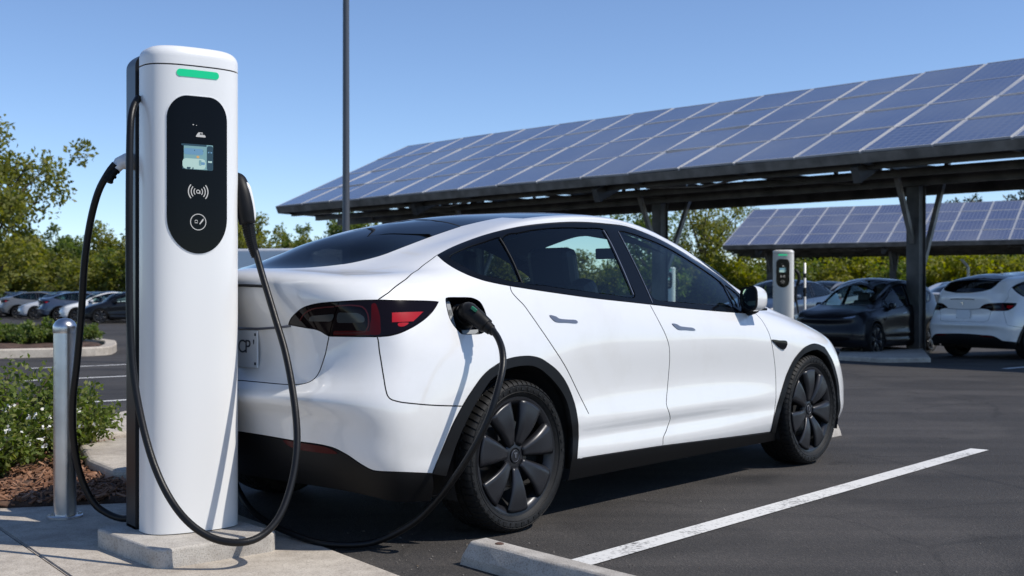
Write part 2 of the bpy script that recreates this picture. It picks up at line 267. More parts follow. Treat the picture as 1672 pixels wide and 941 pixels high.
# ------------------------------------------------------------------ the car body surface
XS=[-.55,0,.55,1.15,1.8,2.4,2.92]
def net():
    R=[]
    def row(rear,ws,zs,front,xs=XS):
        r=list(rear)+[(x,w,z) for x,w,z in zip(xs,ws,zs)]+list(front); R.append(r)
    row([(-.84,0,.27),(-.84,.42,.27),(-.80,.70,.26),(-.72,.84,.23)],[.88,.90,.895,.89,.89,.89,.88],[.21]+[.19]*6,[(3.35,.88,.2),(3.56,.75,.2),(3.69,.42,.2),(3.73,0,.2)])
    row([(-.895,0,.36),(-.89,.42,.36),(-.848,.715,.35),(-.747,.876,.33)],[.94,.95,.94,.935,.935,.94,.94],[.32]+[.31]*6,[(3.38,.93,.31),(3.62,.78,.31),(3.75,.44,.31),(3.79,0,.31)])
    row([(-.928,0,.46),(-.918,.42,.46),(-.873,.72,.44),(-.766,.89,.42)],[.945,.955,.93,.922,.922,.935,.945],[.40]*7,[(3.39,.935,.40),(3.63,.78,.40),(3.76,.45,.40),(3.80,0,.40)])
    row([(-.957,0,.585),(-.940,.42,.585),(-.890,.72,.565),(-.775,.897,.52)],[.95,.96,.945,.94,.94,.94,.95],[.48]+[.475]*6,[(3.39,.935,.475),(3.63,.78,.475),(3.76,.45,.475),(3.80,0,.475)])
    row([(-1.003,0,.665),(-.985,.42,.668),(-.922,.72,.668),(-.787,.897,.65)],[.95,.965,.93,.92,.92,.93,.955],[.62]+[.60]*6,[(3.38,.93,.58),(3.62,.77,.57),(3.75,.45,.56),(3.79,0,.56)])
    row([(-.912,0,.748),(-.903,.42,.752),(-.857,.70,.765),(-.758,.863,.78)],[.935,.96,.935,.93,.93,.94,.95],[.79]+[.78]*6,[(3.37,.91,.70),(3.59,.745,.655),(3.72,.44,.645),(3.76,0,.64)])
    row([(-.89,0,.92),(-.88,.42,.925),(-.835,.66,.94),(-.73,.82,.94)],[.90,.935,.93,.925,.925,.925,.91],[.935,.93,.925,.92,.91,.895,.87],[(3.36,.865,.79),(3.61,.70,.72),(3.74,.40,.70),(3.78,0,.695)])
    row([(-.945,0,1.17),(-.935,.26,1.168),(-.90,.50,1.164),(-.80,.66,1.158)],[.80,.865,.885,.885,.88,.87,.82],[1.155,1.145,1.10,1.058,1.025,.99,.93],[(3.35,.79,.845),(3.58,.62,.77),(3.68,.34,.745),(3.71,0,.74)])
    row([(-.80,0,1.236),(-.785,.20,1.227),(-.735,.38,1.220),(-.64,.53,1.208)],[.715,.79,.80,.79,.795,.80,.78],[1.222,1.262,1.28,1.28,1.20,1.06,.985],[(3.1,.70,.94),(3.22,.5,.925),(3.28,.26,.925),(3.3,0,.93)],[-.42,.06,.57,1.15,1.72,2.32,2.80])
    row([(-.66,0,1.278),(-.645,.15,1.268),(-.585,.29,1.262),(-.47,.42,1.258)],[.635,.705,.695,.675,.685,.70,.71],[1.288,1.383,1.447,1.478,1.395,1.23,1.085],[(2.68,.60,1.06),(2.75,.45,1.05),(2.78,.25,1.045),(2.8,0,1.045)],[-.28,.12,.59,1.13,1.62,2.15,2.55])
    row([(-.50,0,1.338),(-.485,.13,1.329),(-.42,.26,1.320),(-.31,.38,1.312)],[.52,.625,.64,.62,.63,.635,.62],[1.350,1.438,1.499,1.523,1.452,1.290,1.205],[(2.47,.53,1.205),(2.5,.40,1.215),(2.53,.22,1.22),(2.54,0,1.22)],[-.12,.19,.61,1.13,1.60,2.10,2.40])
    row([(-.28,0,1.409),(-.27,.10,1.402),(-.22,.2,1.398),(-.11,.30,1.390)],[.42,.50,.54,.53,.53,.54,.52],[1.412,1.478,1.528,1.551,1.508,1.395,1.332],[(2.25,.43,1.36),(2.28,.32,1.38),(2.3,.18,1.395),(2.31,0,1.40)],[.06,.29,.64,1.13,1.57,2.0,2.2])
    row([(0,0,1.468),(.03,0,1.474),(.08,0,1.484),(.15,0,1.495)],[0]*7,[1.510,1.535,1.566,1.588,1.582,1.562,1.548],[(1.9,0,1.54),(1.95,0,1.532),(1.98,0,1.526),(2.0,0,1.521)],[.25,.42,.75,1.15,1.5,1.75,1.85])
    return np.array(R)   # rows x cols x 3  (x, w, z)
def ext(N):
    # mirror-phantom columns (w -> -w) on both ends and mirrored rows past the spine; linear phantom below
    m=np.array([1,-1,1.])
    N=np.concatenate([N[:,2:0:-1]*m,N,N[:,-2:-4:-1]*m],1)
    low=[2*N[0]-N[2],2*N[0]-N[1]]
    N=np.concatenate([np.array(low),N,(N[-2]*m)[None],(N[-3]*m)[None]],0)
    return N
def smat(n,lam):
    # control points of a uniform cubic B-spline fitted to n data with bending penalty
    B=np.zeros((n,n))
    for i in range(n):
        for k,wt in ((-1,1/6),(0,4/6),(1,1/6)):
            j=min(max(i+k,0),n-1); B[i,j]+=wt
    D=np.zeros((n-2,n))
    for i in range(n-2): D[i,i:i+3]=(1,-2,1)
    return np.linalg.solve(B.T@B+lam*D.T@D,B.T)
class Surf:
    def __init__(s,N=None,lu=.004,lv=.0015):
        N=net() if N is None else N
        s.nr,s.nc=N.shape[:2]
        E=ext(N); A=smat(E.shape[0],lv); Bm=smat(E.shape[1],lu)
        s.c=np.einsum('ij,jkd,lk->ild',A,E,Bm)
    def basis(s,t):
        return np.stack([(1-t)**3/6,(3*t**3-6*t*t+4)/6,(-3*t**3+3*t*t+3*t+1)/6,t**3/6],-1)
    def dbasis(s,t):
        return np.stack([-(1-t)**2/2,(9*t*t-12*t)/6,(-9*t*t+6*t+3)/6,t*t/2],-1)
    def __call__(s,u,v,deriv=False):
        u=np.atleast_1d(np.asarray(u,float)); v=np.atleast_1d(np.asarray(v,float))
        iu=np.clip(np.floor(u).astype(int),-1,s.nc-1); iv=np.clip(np.floor(v).astype(int),-1,s.nr-1)
        bu=s.basis(u-iu); bv=s.basis(v-iv)
        C=s.c[(iv[:,None,None]+1+np.arange(4)[None,:,None]),(iu[:,None,None]+1+np.arange(4)[None,None,:])]
        P=np.einsum('na,nb,nabd->nd',bv,bu,C)
        if not deriv: return P
        du=s.dbasis(u-iu); dv=s.dbasis(v-iv)
        return P,np.einsum('na,nb,nabd->nd',bv,du,C),np.einsum('na,nb,nabd->nd',dv,bu,C)

UV={
 'belt_a':[(4.119,8.993),(4.244,8.504),(4.409,7.964),(4.508,7.66),(4.603,7.439),(4.698,7.297),(4.788,7.205),(4.922,7.131),(5.067,7.081)],
 'belt_b':[(5.067,7.081),(5.157,7.065),(5.247,7.051),(5.341,7.04),(5.44,7.031),(5.546,7.025),(5.642,7.021),(5.745,7.018),(5.851,7.015),(5.959,7.013),(6.066,7.011),(6.169,7.01),(6.292,7.009),(6.416,7.01),(6.536,7.01),(6.646,7.009),(6.741,7.008),(6.902,7.002),(7.026,6.995)],
 'belt_c':[(7.026,6.995),(7.143,6.987),(7.26,6.977),(7.387,6.966),(7.491,6.958),(7.602,6.95),(7.719,6.942),(7.845,6.933),(7.956,6.925),(8.08,6.916),(8.208,6.908),(8.334,6.901),(8.447,6.897),(8.665,6.911),(8.866,6.952)],
 'wtop':[(4.119,8.993),(4.203,9.143),(4.301,9.278),(4.426,9.386),(4.571,9.469),(4.678,9.514),(4.794,9.552),(4.925,9.573),(5.036,9.581),(5.158,9.59),(5.286,9.599),(5.415,9.601),(5.542,9.592),(5.671,9.575),(5.8,9.552),(5.928,9.526),(6.054,9.498),(6.178,9.466),(6.302,9.429),(6.425,9.389),(6.55,9.346),(6.679,9.307),(6.807,9.281),(6.931,9.272),(7.083,9.301),(7.229,9.353),(7.388,9.377),(7.523,9.37),(7.671,9.365),(7.826,9.376),(7.983,9.411),(8.138,9.451),(8.294,9.489),(8.455,9.569),(8.626,9.766),(8.823,9.905),(9.002,9.91),(9.159,9.787),(9.108,9.175),(9.134,8.938),(9.167,8.783),(9.175,8.601),(9.166,8.434)],
 'gate_up':[(3.389,6.654),(3.552,6.755),(3.682,6.861),(3.855,7.098),(3.941,7.355),(3.967,7.884),(3.98,8.303),(4.017,8.571),(4.119,8.993)],
 'tl_top_a':[(0.963,6.215),(1.077,6.305),(1.257,6.393),(1.509,6.482),(1.846,6.543),(2.189,6.575),(2.483,6.595)],
 'tl_top_b':[(2.483,6.595),(2.729,6.615),(2.967,6.633),(3.188,6.645),(3.389,6.654)],
 'tl_top2':[(3.389,6.654),(3.532,6.655),(3.665,6.656),(3.782,6.657),(3.879,6.656),(3.982,6.654),(4.065,6.652),(4.13,6.649),(4.24,6.639)],
 'tl_bot':[(4.24,6.639),(4.177,6.52),(4.105,6.417),(3.991,6.303),(3.841,6.199),(3.691,6.124),(3.498,6.052),(3.306,6.007),(3.119,5.978),(2.822,5.957)],
 'tl_bot2':[(2.822,5.957),(2.62,5.958),(2.425,5.96),(2.235,5.963),(2.05,5.969),(1.867,5.977),(1.685,5.987)],
 'tl_in':[(1.685,5.987),(1.615,6.034),(1.555,6.081),(1.453,6.122),(1.331,6.143),(1.137,6.18),(0.963,6.215)],
 'tl_split':[(2.483,6.595),(2.261,6.44),(2.051,6.292),(1.855,6.141),(1.685,5.987)],
 'gate':[(1.685,5.987),(1.562,5.803),(1.469,5.554),(1.434,5.361),(1.424,5.162),(1.405,4.98),(1.355,4.842),(1.254,4.738),(1.139,4.705),(0.984,4.691),(0.847,4.699),(0.693,4.716),(0.556,4.73),(0.402,4.741),(0.264,4.751)],
 'bump':[(2.822,5.957),(2.767,5.692),(2.778,5.509),(2.823,5.294),(2.887,5.056),(2.943,4.815),(3.009,4.401),(3.047,4.268),(3.128,4.18),(3.333,4.129),(3.46,4.12),(3.609,4.11),(3.757,4.098),(3.889,4.086),(4.004,4.077),(4.112,4.068),(4.215,4.059),(4.312,4.046)],
 'arch_ra':[(3.926,1.226),(3.967,1.601),(4.016,2.035),(4.064,2.551),(4.108,2.979),(4.147,3.276),(4.19,3.534),(4.228,3.71),(4.27,3.883),(4.312,4.046)],
 'arch_rb':[(4.312,4.046),(4.38,4.271),(4.433,4.424),(4.498,4.608),(4.558,4.765),(4.624,4.904),(4.684,5.003),(4.82,5.193),(4.942,5.275),(5.072,5.297),(5.175,5.271),(5.281,5.185),(5.381,5.03),(5.491,4.842),(5.578,4.65),(5.652,4.438),(5.717,4.184),(5.765,3.898),(5.791,3.59),(5.803,3.223),(5.819,2.744),(5.842,2.083),(5.83,1.64),(5.812,1.239),(5.812,0.874)],
 'arch_rin':[(4.121,1.051),(4.144,1.481),(4.182,1.986),(4.209,2.379),(4.235,2.752),(4.265,3.066),(4.301,3.341),(4.342,3.59),(4.384,3.801),(4.424,3.974),(4.465,4.125),(4.508,4.268),(4.553,4.413),(4.599,4.555),(4.648,4.678),(4.732,4.819),(4.813,4.919),(4.935,4.992),(5.065,5.01),(5.169,4.978),(5.278,4.858),(5.342,4.746),(5.42,4.603),(5.492,4.451),(5.554,4.296),(5.608,4.126),(5.651,3.929),(5.679,3.689),(5.696,3.394),(5.709,3.035),(5.732,2.563),(5.752,2.027),(5.746,1.615),(5.732,1.188),(5.733,0.836)],
 'arch_f':[(9.066,0.508),(9.051,0.921),(9.08,1.369),(9.133,1.849),(9.183,2.554),(9.219,3.02),(9.276,3.434),(9.331,3.756),(9.374,3.978),(9.479,4.334),(9.598,4.594),(9.823,4.905),(10.122,5.097),(10.375,5.033)],
 'arch_fin':[(9.181,0.412),(9.153,0.876),(9.177,1.365),(9.234,1.862),(9.287,2.538),(9.335,3.096),(9.402,3.549),(9.458,3.859),(9.515,4.132),(9.565,4.313),(9.679,4.535),(9.834,4.697),(10.102,4.836),(10.288,4.779)],
 'val':[(0.193,2.201),(0.307,2.191),(0.42,2.182),(0.533,2.172),(0.648,2.16),(0.773,2.147),(0.904,2.133),(1.031,2.123),(1.138,2.119),(1.28,2.126),(1.384,2.136),(1.588,2.141),(1.816,2.098),(2.042,1.938),(2.188,1.772),(2.333,1.588),(2.549,1.381),(2.737,1.354),(2.864,1.363),(3.094,1.38),(3.253,1.379),(3.439,1.365),(3.623,1.331),(3.788,1.282),(3.926,1.226)],
 'rd_seam':[(5.067,7.081),(5.066,6.977),(5.078,6.885),(5.122,6.761),(5.18,6.631),(5.21,6.531),(5.247,6.4),(5.287,6.255),(5.325,6.111),(5.374,5.92),(5.424,5.708),(5.479,5.477),(5.537,5.252),(5.596,5.042),(5.658,4.831),(5.708,4.659),(5.759,4.477),(5.809,4.291),(5.855,4.11),(5.907,3.876),(5.951,3.627),(5.992,3.338)],
 'rd_hid':[(5.992,3.338),(5.973,2.956),(5.976,2.439),(5.969,1.911),(5.935,1.509),(5.902,1.173),(5.886,0.861)],
 'seam_b':[(7.026,6.995),(7.064,6.644),(7.117,6.148),(7.173,5.678),(7.213,5.284),(7.229,4.885),(7.231,4.685),(7.229,4.458),(7.224,4.24),(7.207,3.92),(7.181,3.612),(7.166,3.229),(7.236,2.325),(7.192,1.683),(7.117,1.189),(7.118,0.783)],
 'fd_seam':[(8.866,6.952),(8.919,6.537),(8.954,6.127),(8.984,5.755),(9.026,5.188),(9.057,4.88),(9.089,4.597),(9.116,4.346),(9.134,4.077),(9.14,3.725),(9.13,3.264),(9.123,2.639),(9.107,1.839),(9.066,1.358),(9.045,0.918),(9.066,0.508)],
 'rock_a':[(5.812,0.874),(5.885,0.872)],
 'rock_b':[(5.885,0.872),(5.996,0.864),(6.105,0.856),(6.215,0.849),(6.329,0.841),(6.448,0.832),(6.554,0.825),(6.663,0.817),(6.776,0.808),(6.89,0.8),(7.005,0.791),(7.118,0.783)],
 'rock_c':[(7.118,0.783),(7.221,0.766),(7.326,0.749),(7.431,0.732),(7.538,0.715),(7.647,0.697),(7.757,0.68),(7.87,0.663),(7.986,0.646),(8.105,0.629),(8.228,0.612),(8.354,0.596),(8.485,0.579),(8.621,0.562),(8.763,0.545),(8.911,0.527),(9.066,0.508)],
 'glass_a':[(0.581,7.983),(0.78,8.069),(0.986,8.152),(1.201,8.238),(1.425,8.327),(1.658,8.425),(1.893,8.55),(2.073,8.662),(2.251,8.783),(2.417,8.909),(2.562,9.044),(2.685,9.197),(2.793,9.365),(2.886,9.54),(2.965,9.711),(3.038,9.933),(3.089,10.162),(3.158,10.394),(3.238,10.568),(3.342,10.731),(3.473,10.87),(3.629,10.979),(3.805,11.058),(4.002,11.115),(4.21,11.153),(4.424,11.18)],
 'glass_b':[(4.424,11.18),(4.61,11.173),(4.789,11.167),(4.964,11.165),(5.129,11.169),(5.406,11.177)],
 'g_split':[(3.95,11.704),(4.138,11.58),(4.346,11.434),(4.424,11.18)],
 'port':[(4.327,6.678),(4.345,6.716),(4.379,6.727),(4.476,6.731),(4.575,6.732),(4.631,6.715),(4.683,6.654),(4.704,6.568),(4.714,6.471),(4.717,6.374),(4.713,6.252),(4.692,6.138),(4.646,6.046),(4.594,6.007),(4.513,6.003),(4.431,6.007),(4.387,6.036),(4.33,6.208),(4.313,6.349),(4.313,6.464)],
 'q_glass':[(4.314,8.663),(4.356,8.838),(4.528,8.985),(4.659,9.021),(4.802,9.037),(4.947,9.086),(5.065,9.041),(5.104,8.493),(5.144,8.018),(5.172,7.737),(5.202,7.434),(5.208,7.247),(5.058,7.258),(4.928,7.327),(4.853,7.372),(4.78,7.429),(4.668,7.603),(4.514,8.033),(4.397,8.352)],
 'r_glass':[(5.099,9.032),(5.203,9.165),(5.35,9.113),(5.488,9.129),(5.626,9.132),(5.753,9.122),(5.876,9.104),(5.992,9.086),(6.12,9.056),(6.232,9.024),(6.356,8.99),(6.476,8.961),(6.653,8.952),(6.788,8.898),(6.806,8.716),(6.785,8.503),(6.782,8.289),(6.781,8.073),(6.786,7.863),(6.795,7.646),(6.817,7.476),(6.841,7.296),(6.825,7.163),(6.742,7.123),(6.617,7.142),(6.489,7.162),(6.371,7.164),(6.25,7.167),(6.129,7.17),(6.006,7.173),(5.883,7.175),(5.768,7.178),(5.666,7.182),(5.572,7.188),(5.482,7.196),(5.345,7.175),(5.237,7.233),(5.206,7.413),(5.193,7.699),(5.177,8.013),(5.151,8.256),(5.118,8.526),(5.095,8.799)],
 'f_glass':[(7.065,8.901),(7.29,8.917),(7.413,8.908),(7.544,8.898),(7.688,8.903),(7.836,8.912),(7.979,8.909),(8.11,8.899),(8.306,8.855),(8.489,8.807),(8.603,8.773),(8.712,8.719),(8.805,8.639),(8.841,8.496),(8.648,7.934),(8.475,7.242),(8.346,7.163),(8.184,7.155),(8.031,7.154),(7.897,7.147),(7.768,7.144),(7.652,7.144),(7.505,7.144),(7.373,7.147),(7.239,7.121),(7.129,7.164),(7.091,7.294),(7.071,7.468),(7.057,7.648),(7.045,7.784),(7.038,7.93),(7.036,8.08),(7.036,8.229),(7.032,8.448),(7.035,8.692)],
 's_glass':[(8.922,8.527),(9.018,8.454),(9.047,8.269),(8.829,7.848),(8.625,7.308),(8.533,7.272),(8.617,7.703),(8.783,8.21)],
 'rh':[(5.486,6.422),(5.568,6.404),(5.614,6.353),(5.725,6.339),(5.845,6.331),(5.858,6.25),(5.707,6.257),(5.553,6.273)],
 'fh':[(7.282,6.26),(7.35,6.24),(7.401,6.14),(7.49,6.095),(7.591,6.051),(7.621,5.925),(7.484,5.957),(7.36,5.993)],
 'rep':[(9.029,5.327),(9.178,5.278),(9.34,5.218),(9.353,5.027),(9.285,4.866),(9.16,5.003)],
 'refl':[(0.885,2.095),(1.015,2.101),(1.137,2.097),(1.254,2.099),(1.382,2.103),(1.587,2.108),(1.725,2.067),(1.85,1.932),(1.597,1.854),(1.413,1.833),(1.203,1.828),(0.993,1.887)],
 'rocktop':[(5.733,0.836),(5.813,0.86),(5.886,0.857),(5.982,0.85),(6.094,0.843),(6.214,0.834),(6.335,0.826),(6.449,0.818),(6.557,0.811),(6.664,0.805),(6.772,0.799),(6.883,0.791),(6.997,0.781),(7.119,0.768),(7.215,0.755),(7.315,0.74),(7.418,0.724),(7.526,0.706),(7.637,0.687),(7.751,0.667),(7.868,0.648),(7.988,0.629),(8.112,0.611),(8.242,0.593),(8.378,0.574),(8.52,0.554),(8.669,0.534),(8.825,0.513),(8.988,0.492),(9.159,0.469)],
 'rockbot':[(5.764,0.0),(5.859,0.0),(5.949,0.0),(6.042,0.0),(6.148,0.0),(6.277,0.0),(6.362,0.0),(6.457,0.0),(6.559,0.0),(6.665,0.0),(6.775,0.0),(6.886,0.0),(6.996,0.0),(7.102,0.0),(7.203,0.0),(7.313,0.0),(7.421,0.0),(7.528,0.0),(7.636,0.0),(7.745,0.0),(7.856,0.0),(7.971,0.0),(8.092,0.0),(8.217,0.0),(8.348,0.0),(8.484,0.0),(8.627,0.0),(8.776,0.0),(8.932,0.0),(9.097,0.0),(9.271,0.0)],
 'tl_red':[(3.515,6.413),(3.518,6.418),(3.646,6.427),(3.791,6.435),(3.92,6.441),(4.011,6.444),(4.01,6.438),(3.918,6.347),(3.828,6.273),(3.816,6.267),(3.616,6.253),(3.405,6.243),(3.409,6.249),(3.469,6.339)],
 'tl_red2':[(3.529,6.229),(3.733,6.238),(3.624,6.173),(3.509,6.171)],
 'tl_band':[(3.209,6.568),(3.3,6.571),(3.219,6.366),(3.073,6.177),(2.916,6.007),(2.669,6.004),(2.771,6.139),(2.955,6.304),(3.1,6.453)],
 'tl_low':[(1.871,6.069),(2.002,6.07),(2.189,6.07),(2.396,6.069),(2.583,6.067),(2.711,6.063),(2.661,5.992),(2.524,5.985),(2.33,5.983),(2.121,5.986),(1.935,5.994),(1.811,6.004)],
 'tl_c':[(2.317,6.512),(2.537,6.524),(2.731,6.532),(2.946,6.504),(2.952,6.392),(2.786,6.189),(2.606,6.062),(2.448,6.035),(2.261,6.027),(2.059,6.028),(1.847,6.036)],
 'tl_d':[(1.245,6.27),(1.437,6.378),(1.702,6.457),(2.026,6.487),(2.275,6.5)],
 'tl_white':[(1.551,6.334),(1.729,6.348),(1.962,6.358),(2.114,6.356),(1.953,6.25),(1.784,6.243),(1.578,6.251),(1.444,6.264)],
 'tl_lamp':[(2.239,6.378),(2.393,6.393),(2.584,6.393),(2.728,6.386),(2.795,6.321),(2.707,6.232),(2.505,6.216),(2.247,6.212),(2.077,6.227)],
 'arch_f2':[(10.466,4.851),(10.663,4.363),(10.815,3.459),(10.893,2.003),(10.975,0.718),(11.03,0.135)],
 'arch_fin2':[(10.421,4.665),(10.582,4.207),(10.718,3.362),(10.782,2.003),(10.853,0.719),(10.906,0.009)],
}

S=Surf()
_P,_a,_b=S(6,5,True); _nn=np.cross(_a[0]*[1,-1,1],_b[0]*[1,-1,1]); SGN=1. if _nn[1]<0 else -1.
def smap(uv):
    P,a,b=S(uv[:,0],uv[:,1],True); k=np.array([1,-1,1.]); P=P*k;a=a*k;b=b*k
    n=np.cross(a,b)*SGN; n/=np.linalg.norm(n,axis=1)[:,None]+1e-12
    return P,a,b,n
def inpoly(pts,loops):
    x,y=pts[:,0],pts[:,1]; c=np.zeros(len(pts),bool)
    for lp in loops:
        x0,y0=lp[:,0],lp[:,1]; x1,y1=np.roll(x0,-1),np.roll(y0,-1)
        for i in range(len(lp)):
            if y0[i]==y1[i]: continue
            k=((y0[i]>y)!=(y1[i]>y))&(x<(x1[i]-x0[i])*(y-y0[i])/(y1[i]-y0[i])+x0[i]); c^=k
    return c
def chain(*segs,step=.03,sc=(1.,.3)):
    """closed outline in surface coordinates: names of traced curves ('-' reverses), or lists of points (straight)"""
    sc=np.array(sc); out=[]; 
    def pts(s):
        if isinstance(s,str):
            r=s.startswith('-'); p=spline(np.array(UV[s.lstrip('-')],float)*sc,step)/sc; return p[::-1] if r else p
        if isinstance(s,tuple): return spline(np.array(s[0],float)*sc,step)/sc      # (points,) = smooth free curve
        return np.array(s,float)
    P=[pts(s) for s in segs]
    for i,p in enumerate(P):
        out.append(p); q=P[(i+1)%len(P)][0]
        if np.linalg.norm((p[-1]-q)*sc)>step*1.2: out.append((spline(np.array([p[-1],q])*sc,step)/sc)[1:-1])
    A=np.concatenate(out); keep=[0]
    for i in range(1,len(A)):
        if np.linalg.norm((A[i]-A[keep[-1]])*sc)>step*.25: keep.append(i)
    if np.linalg.norm((A[keep[-1]]-A[0])*sc)<step*.25: keep.pop()
    A=A[keep]
    # straight literal runs need inner points too
    B=[]
    for i in range(len(A)):
        q=A[(i+1)%len(A)]; k=max(1,int(np.linalg.norm((q-A[i])*sc)/(step*1.5))); B+= [A[i]+(q-A[i])*t/k for t in range(k)]
    return np.array(B)
def loopc(name,step=.02): return spline(np.array(UV[name],float)*[1,.3],step,closed=True)/[1,.3]
def area(p): x,y=p[:,0],p[:,1]; return .5*np.sum(x*np.roll(y,-1)-np.roll(x,-1)*y)
def sheet(loops,mapfn,sc,cell,offset=0,gap=0,flange=.015,hem=lambda uv:np.zeros(len(uv),bool),round_=0.):
    """triangulated patch of a parametric surface bounded by loops, with edges turned in"""
    Ls=[]
    for k,lp in enumerate(loops):
        lp=lp if (area(lp)>0)==(k==0) else lp[::-1]
        if gap:
            P,a,b,n=mapfn(lp); T=np.roll(P,-1,0)-np.roll(P,1,0); T/=np.linalg.norm(T,axis=1)[:,None]+1e-12
            # inward in surface coords: left of travel for CCW loop
            t2=np.roll(lp,-1,0)-np.roll(lp,1,0); I=np.cross(n,T); 
            new=lp.copy()
            for i in range(len(lp)):
                J=np.stack([a[i],b[i]],1); s=np.linalg.lstsq(J,I[i]*gap,rcond=1e-4)[0]
                if s[0]*-t2[i][1]+s[1]*t2[i][0]<0: s=-s
                s=np.clip(s,-.06,.06); new[i]=lp[i]+s
            h=hem(lp); new[h]=lp[h]; lp=new
        Ls.append(lp)
    sc=np.array(sc); lo=Ls[0].min(0); hi=Ls[0].max(0)
    g=np.stack(np.meshgrid(np.arange(lo[0],hi[0],cell/sc[0]),np.arange(lo[1],hi[1],cell/sc[1])),-1).reshape(-1,2)+np.array([.5,.5])*cell/sc*.9
    g=g[inpoly(g,Ls)]
    B=np.concatenate(Ls)
    if len(g):
        dist=np.min(((g[:,None]-B[None])*sc)**2@np.ones(2),1)
        g=g[dist>(cell*.45)**2]
    pts=np.concatenate([B,g]); edges=[]; o=0
    for lp in Ls:
        k=len(lp); edges+=[(o+i,o+(i+1)%k) for i in range(k)]; o+=k
    vs,es,fs,ov,oe,of=delaunay_2d_cdt([Vector((p[0]*sc[0],p[1]*sc[1])) for p in pts],edges,[],0,1e-6)
    vs=np.array([(v.x,v.y) for v in vs])/sc; fs=np.array([tuple(f) for f in fs])
    cen=vs[fs].mean(1); fs=fs[inpoly(cen,Ls)]
    P,a,b,n=mapfn(vs); Q=P+n*offset
    fn=np.cross(Q[fs[:,1]]-Q[fs[:,0]],Q[fs[:,2]]-Q[fs[:,0]]); fl=np.einsum('ij,ij->i',fn,n[fs].mean(1))<0; fs[fl]=fs[fl][:,::-1]
    V=list(Q); Nn=list(n); Fs=[tuple(f) for f in fs]
    if flange:
        cnt={}
        for f in fs:
            for i in range(3):
                e=(f[i],f[(i+1)%3]); cnt[tuple(sorted(e))]=cnt.get(tuple(sorted(e)),[])+[e]
        hm=hem(vs); ring={}
        for e in [v[0] for v in cnt.values() if len(v)==1]:
            if hm[e[0]] and hm[e[1]]: continue
            i,j=e; T=Q[j]-Q[i]; on=np.cross(T,n[i]); on/=np.linalg.norm(on)+1e-12
            base=len(V)
            V+= [Q[i],Q[j],Q[j]-n[j]*flange,Q[i]-n[i]*flange]; Nn+=[n[i]*.5+on*.86,n[j]*.5+on*.86,on,on]
            Fs.append((base+1,base,base+3,base+2))
    return np.array(V),np.array(Nn),Fs
HEM=lambda uv:(uv[:,0]<1e-4)|(uv[:,0]>13.999)|(uv[:,1]>11.999)
def panel(name,loops,m,parent=None,side='R',offset=0,gap=0,flange=.014,cell=.045,zero=()):
    def hem(uv):
        h=HEM(uv)
        for p,q in zero:
            p=np.array(p)*[.5,.15];q=np.array(q)*[.5,.15];w=uv*[.5,.15]; t=np.clip(((w-p)@(q-p))/((q-p)@(q-p)),0,1); h=h|(np.linalg.norm(w-p-t[:,None]*(q-p),axis=1)<.004)
        return h
    V,Nn,Fs=sheet(loops,smap,(.5,.15),cell,offset,gap,flange,hem)
    out=[]
    def put(V,Nn,Fs):
        if gap>0 and flange and m.name.endswith('_paint'): return mesh(name,V,Fs,None,parent,True,Nn,mats=[m,M['inside']],mi=[int(len(f)==4) for f in Fs])  # turned-in edges coloured dark, standing in for gap shade and black seals
        return mesh(name,V,Fs,m,parent,True,Nn)
    k=np.array([1,-1,1.])
    if side=='C':
        b=len(V); return put(np.concatenate([V,V*k]),np.concatenate([Nn,Nn*k]),list(Fs)+[tuple(b+i for i in f[::-1]) for f in Fs])
    if side=='L': return put(V*k,Nn*k,[f[::-1] for f in Fs])
    return put(V,Nn,Fs)
def sp(u,v,off=0):
    P,a,b,n=smap(np.array([[u,v]],float)); return P[0]+n[0]*off
def surf_strip(name,pts,w,m,parent,off=.002,side='R'):
    P=spline(np.array(pts,float)*[1,.3],.03)/[1,.3]; p,a,b,n=smap(P); T=np.gradient(p,axis=0); T/=np.linalg.norm(T,axis=1)[:,None]; I=np.cross(n,T)
    A=p+n*off+I*w/2; B=p+n*off-I*w/2; A0=p-n*.004+I*w/2; B0=p-n*.004-I*w/2
    V=np.concatenate([A,B,A0,B0]); k=len(p); Fs=[]
    for i in range(k-1): Fs+=[(i,i+1,k+i+1,k+i),(2*k+i,2*k+i+1,i+1,i),(k+i,k+i+1,3*k+i+1,3*k+i)]
    if side=='L': V=V*[1,-1,1]
    return mesh(name,V,Fs,m,parent)
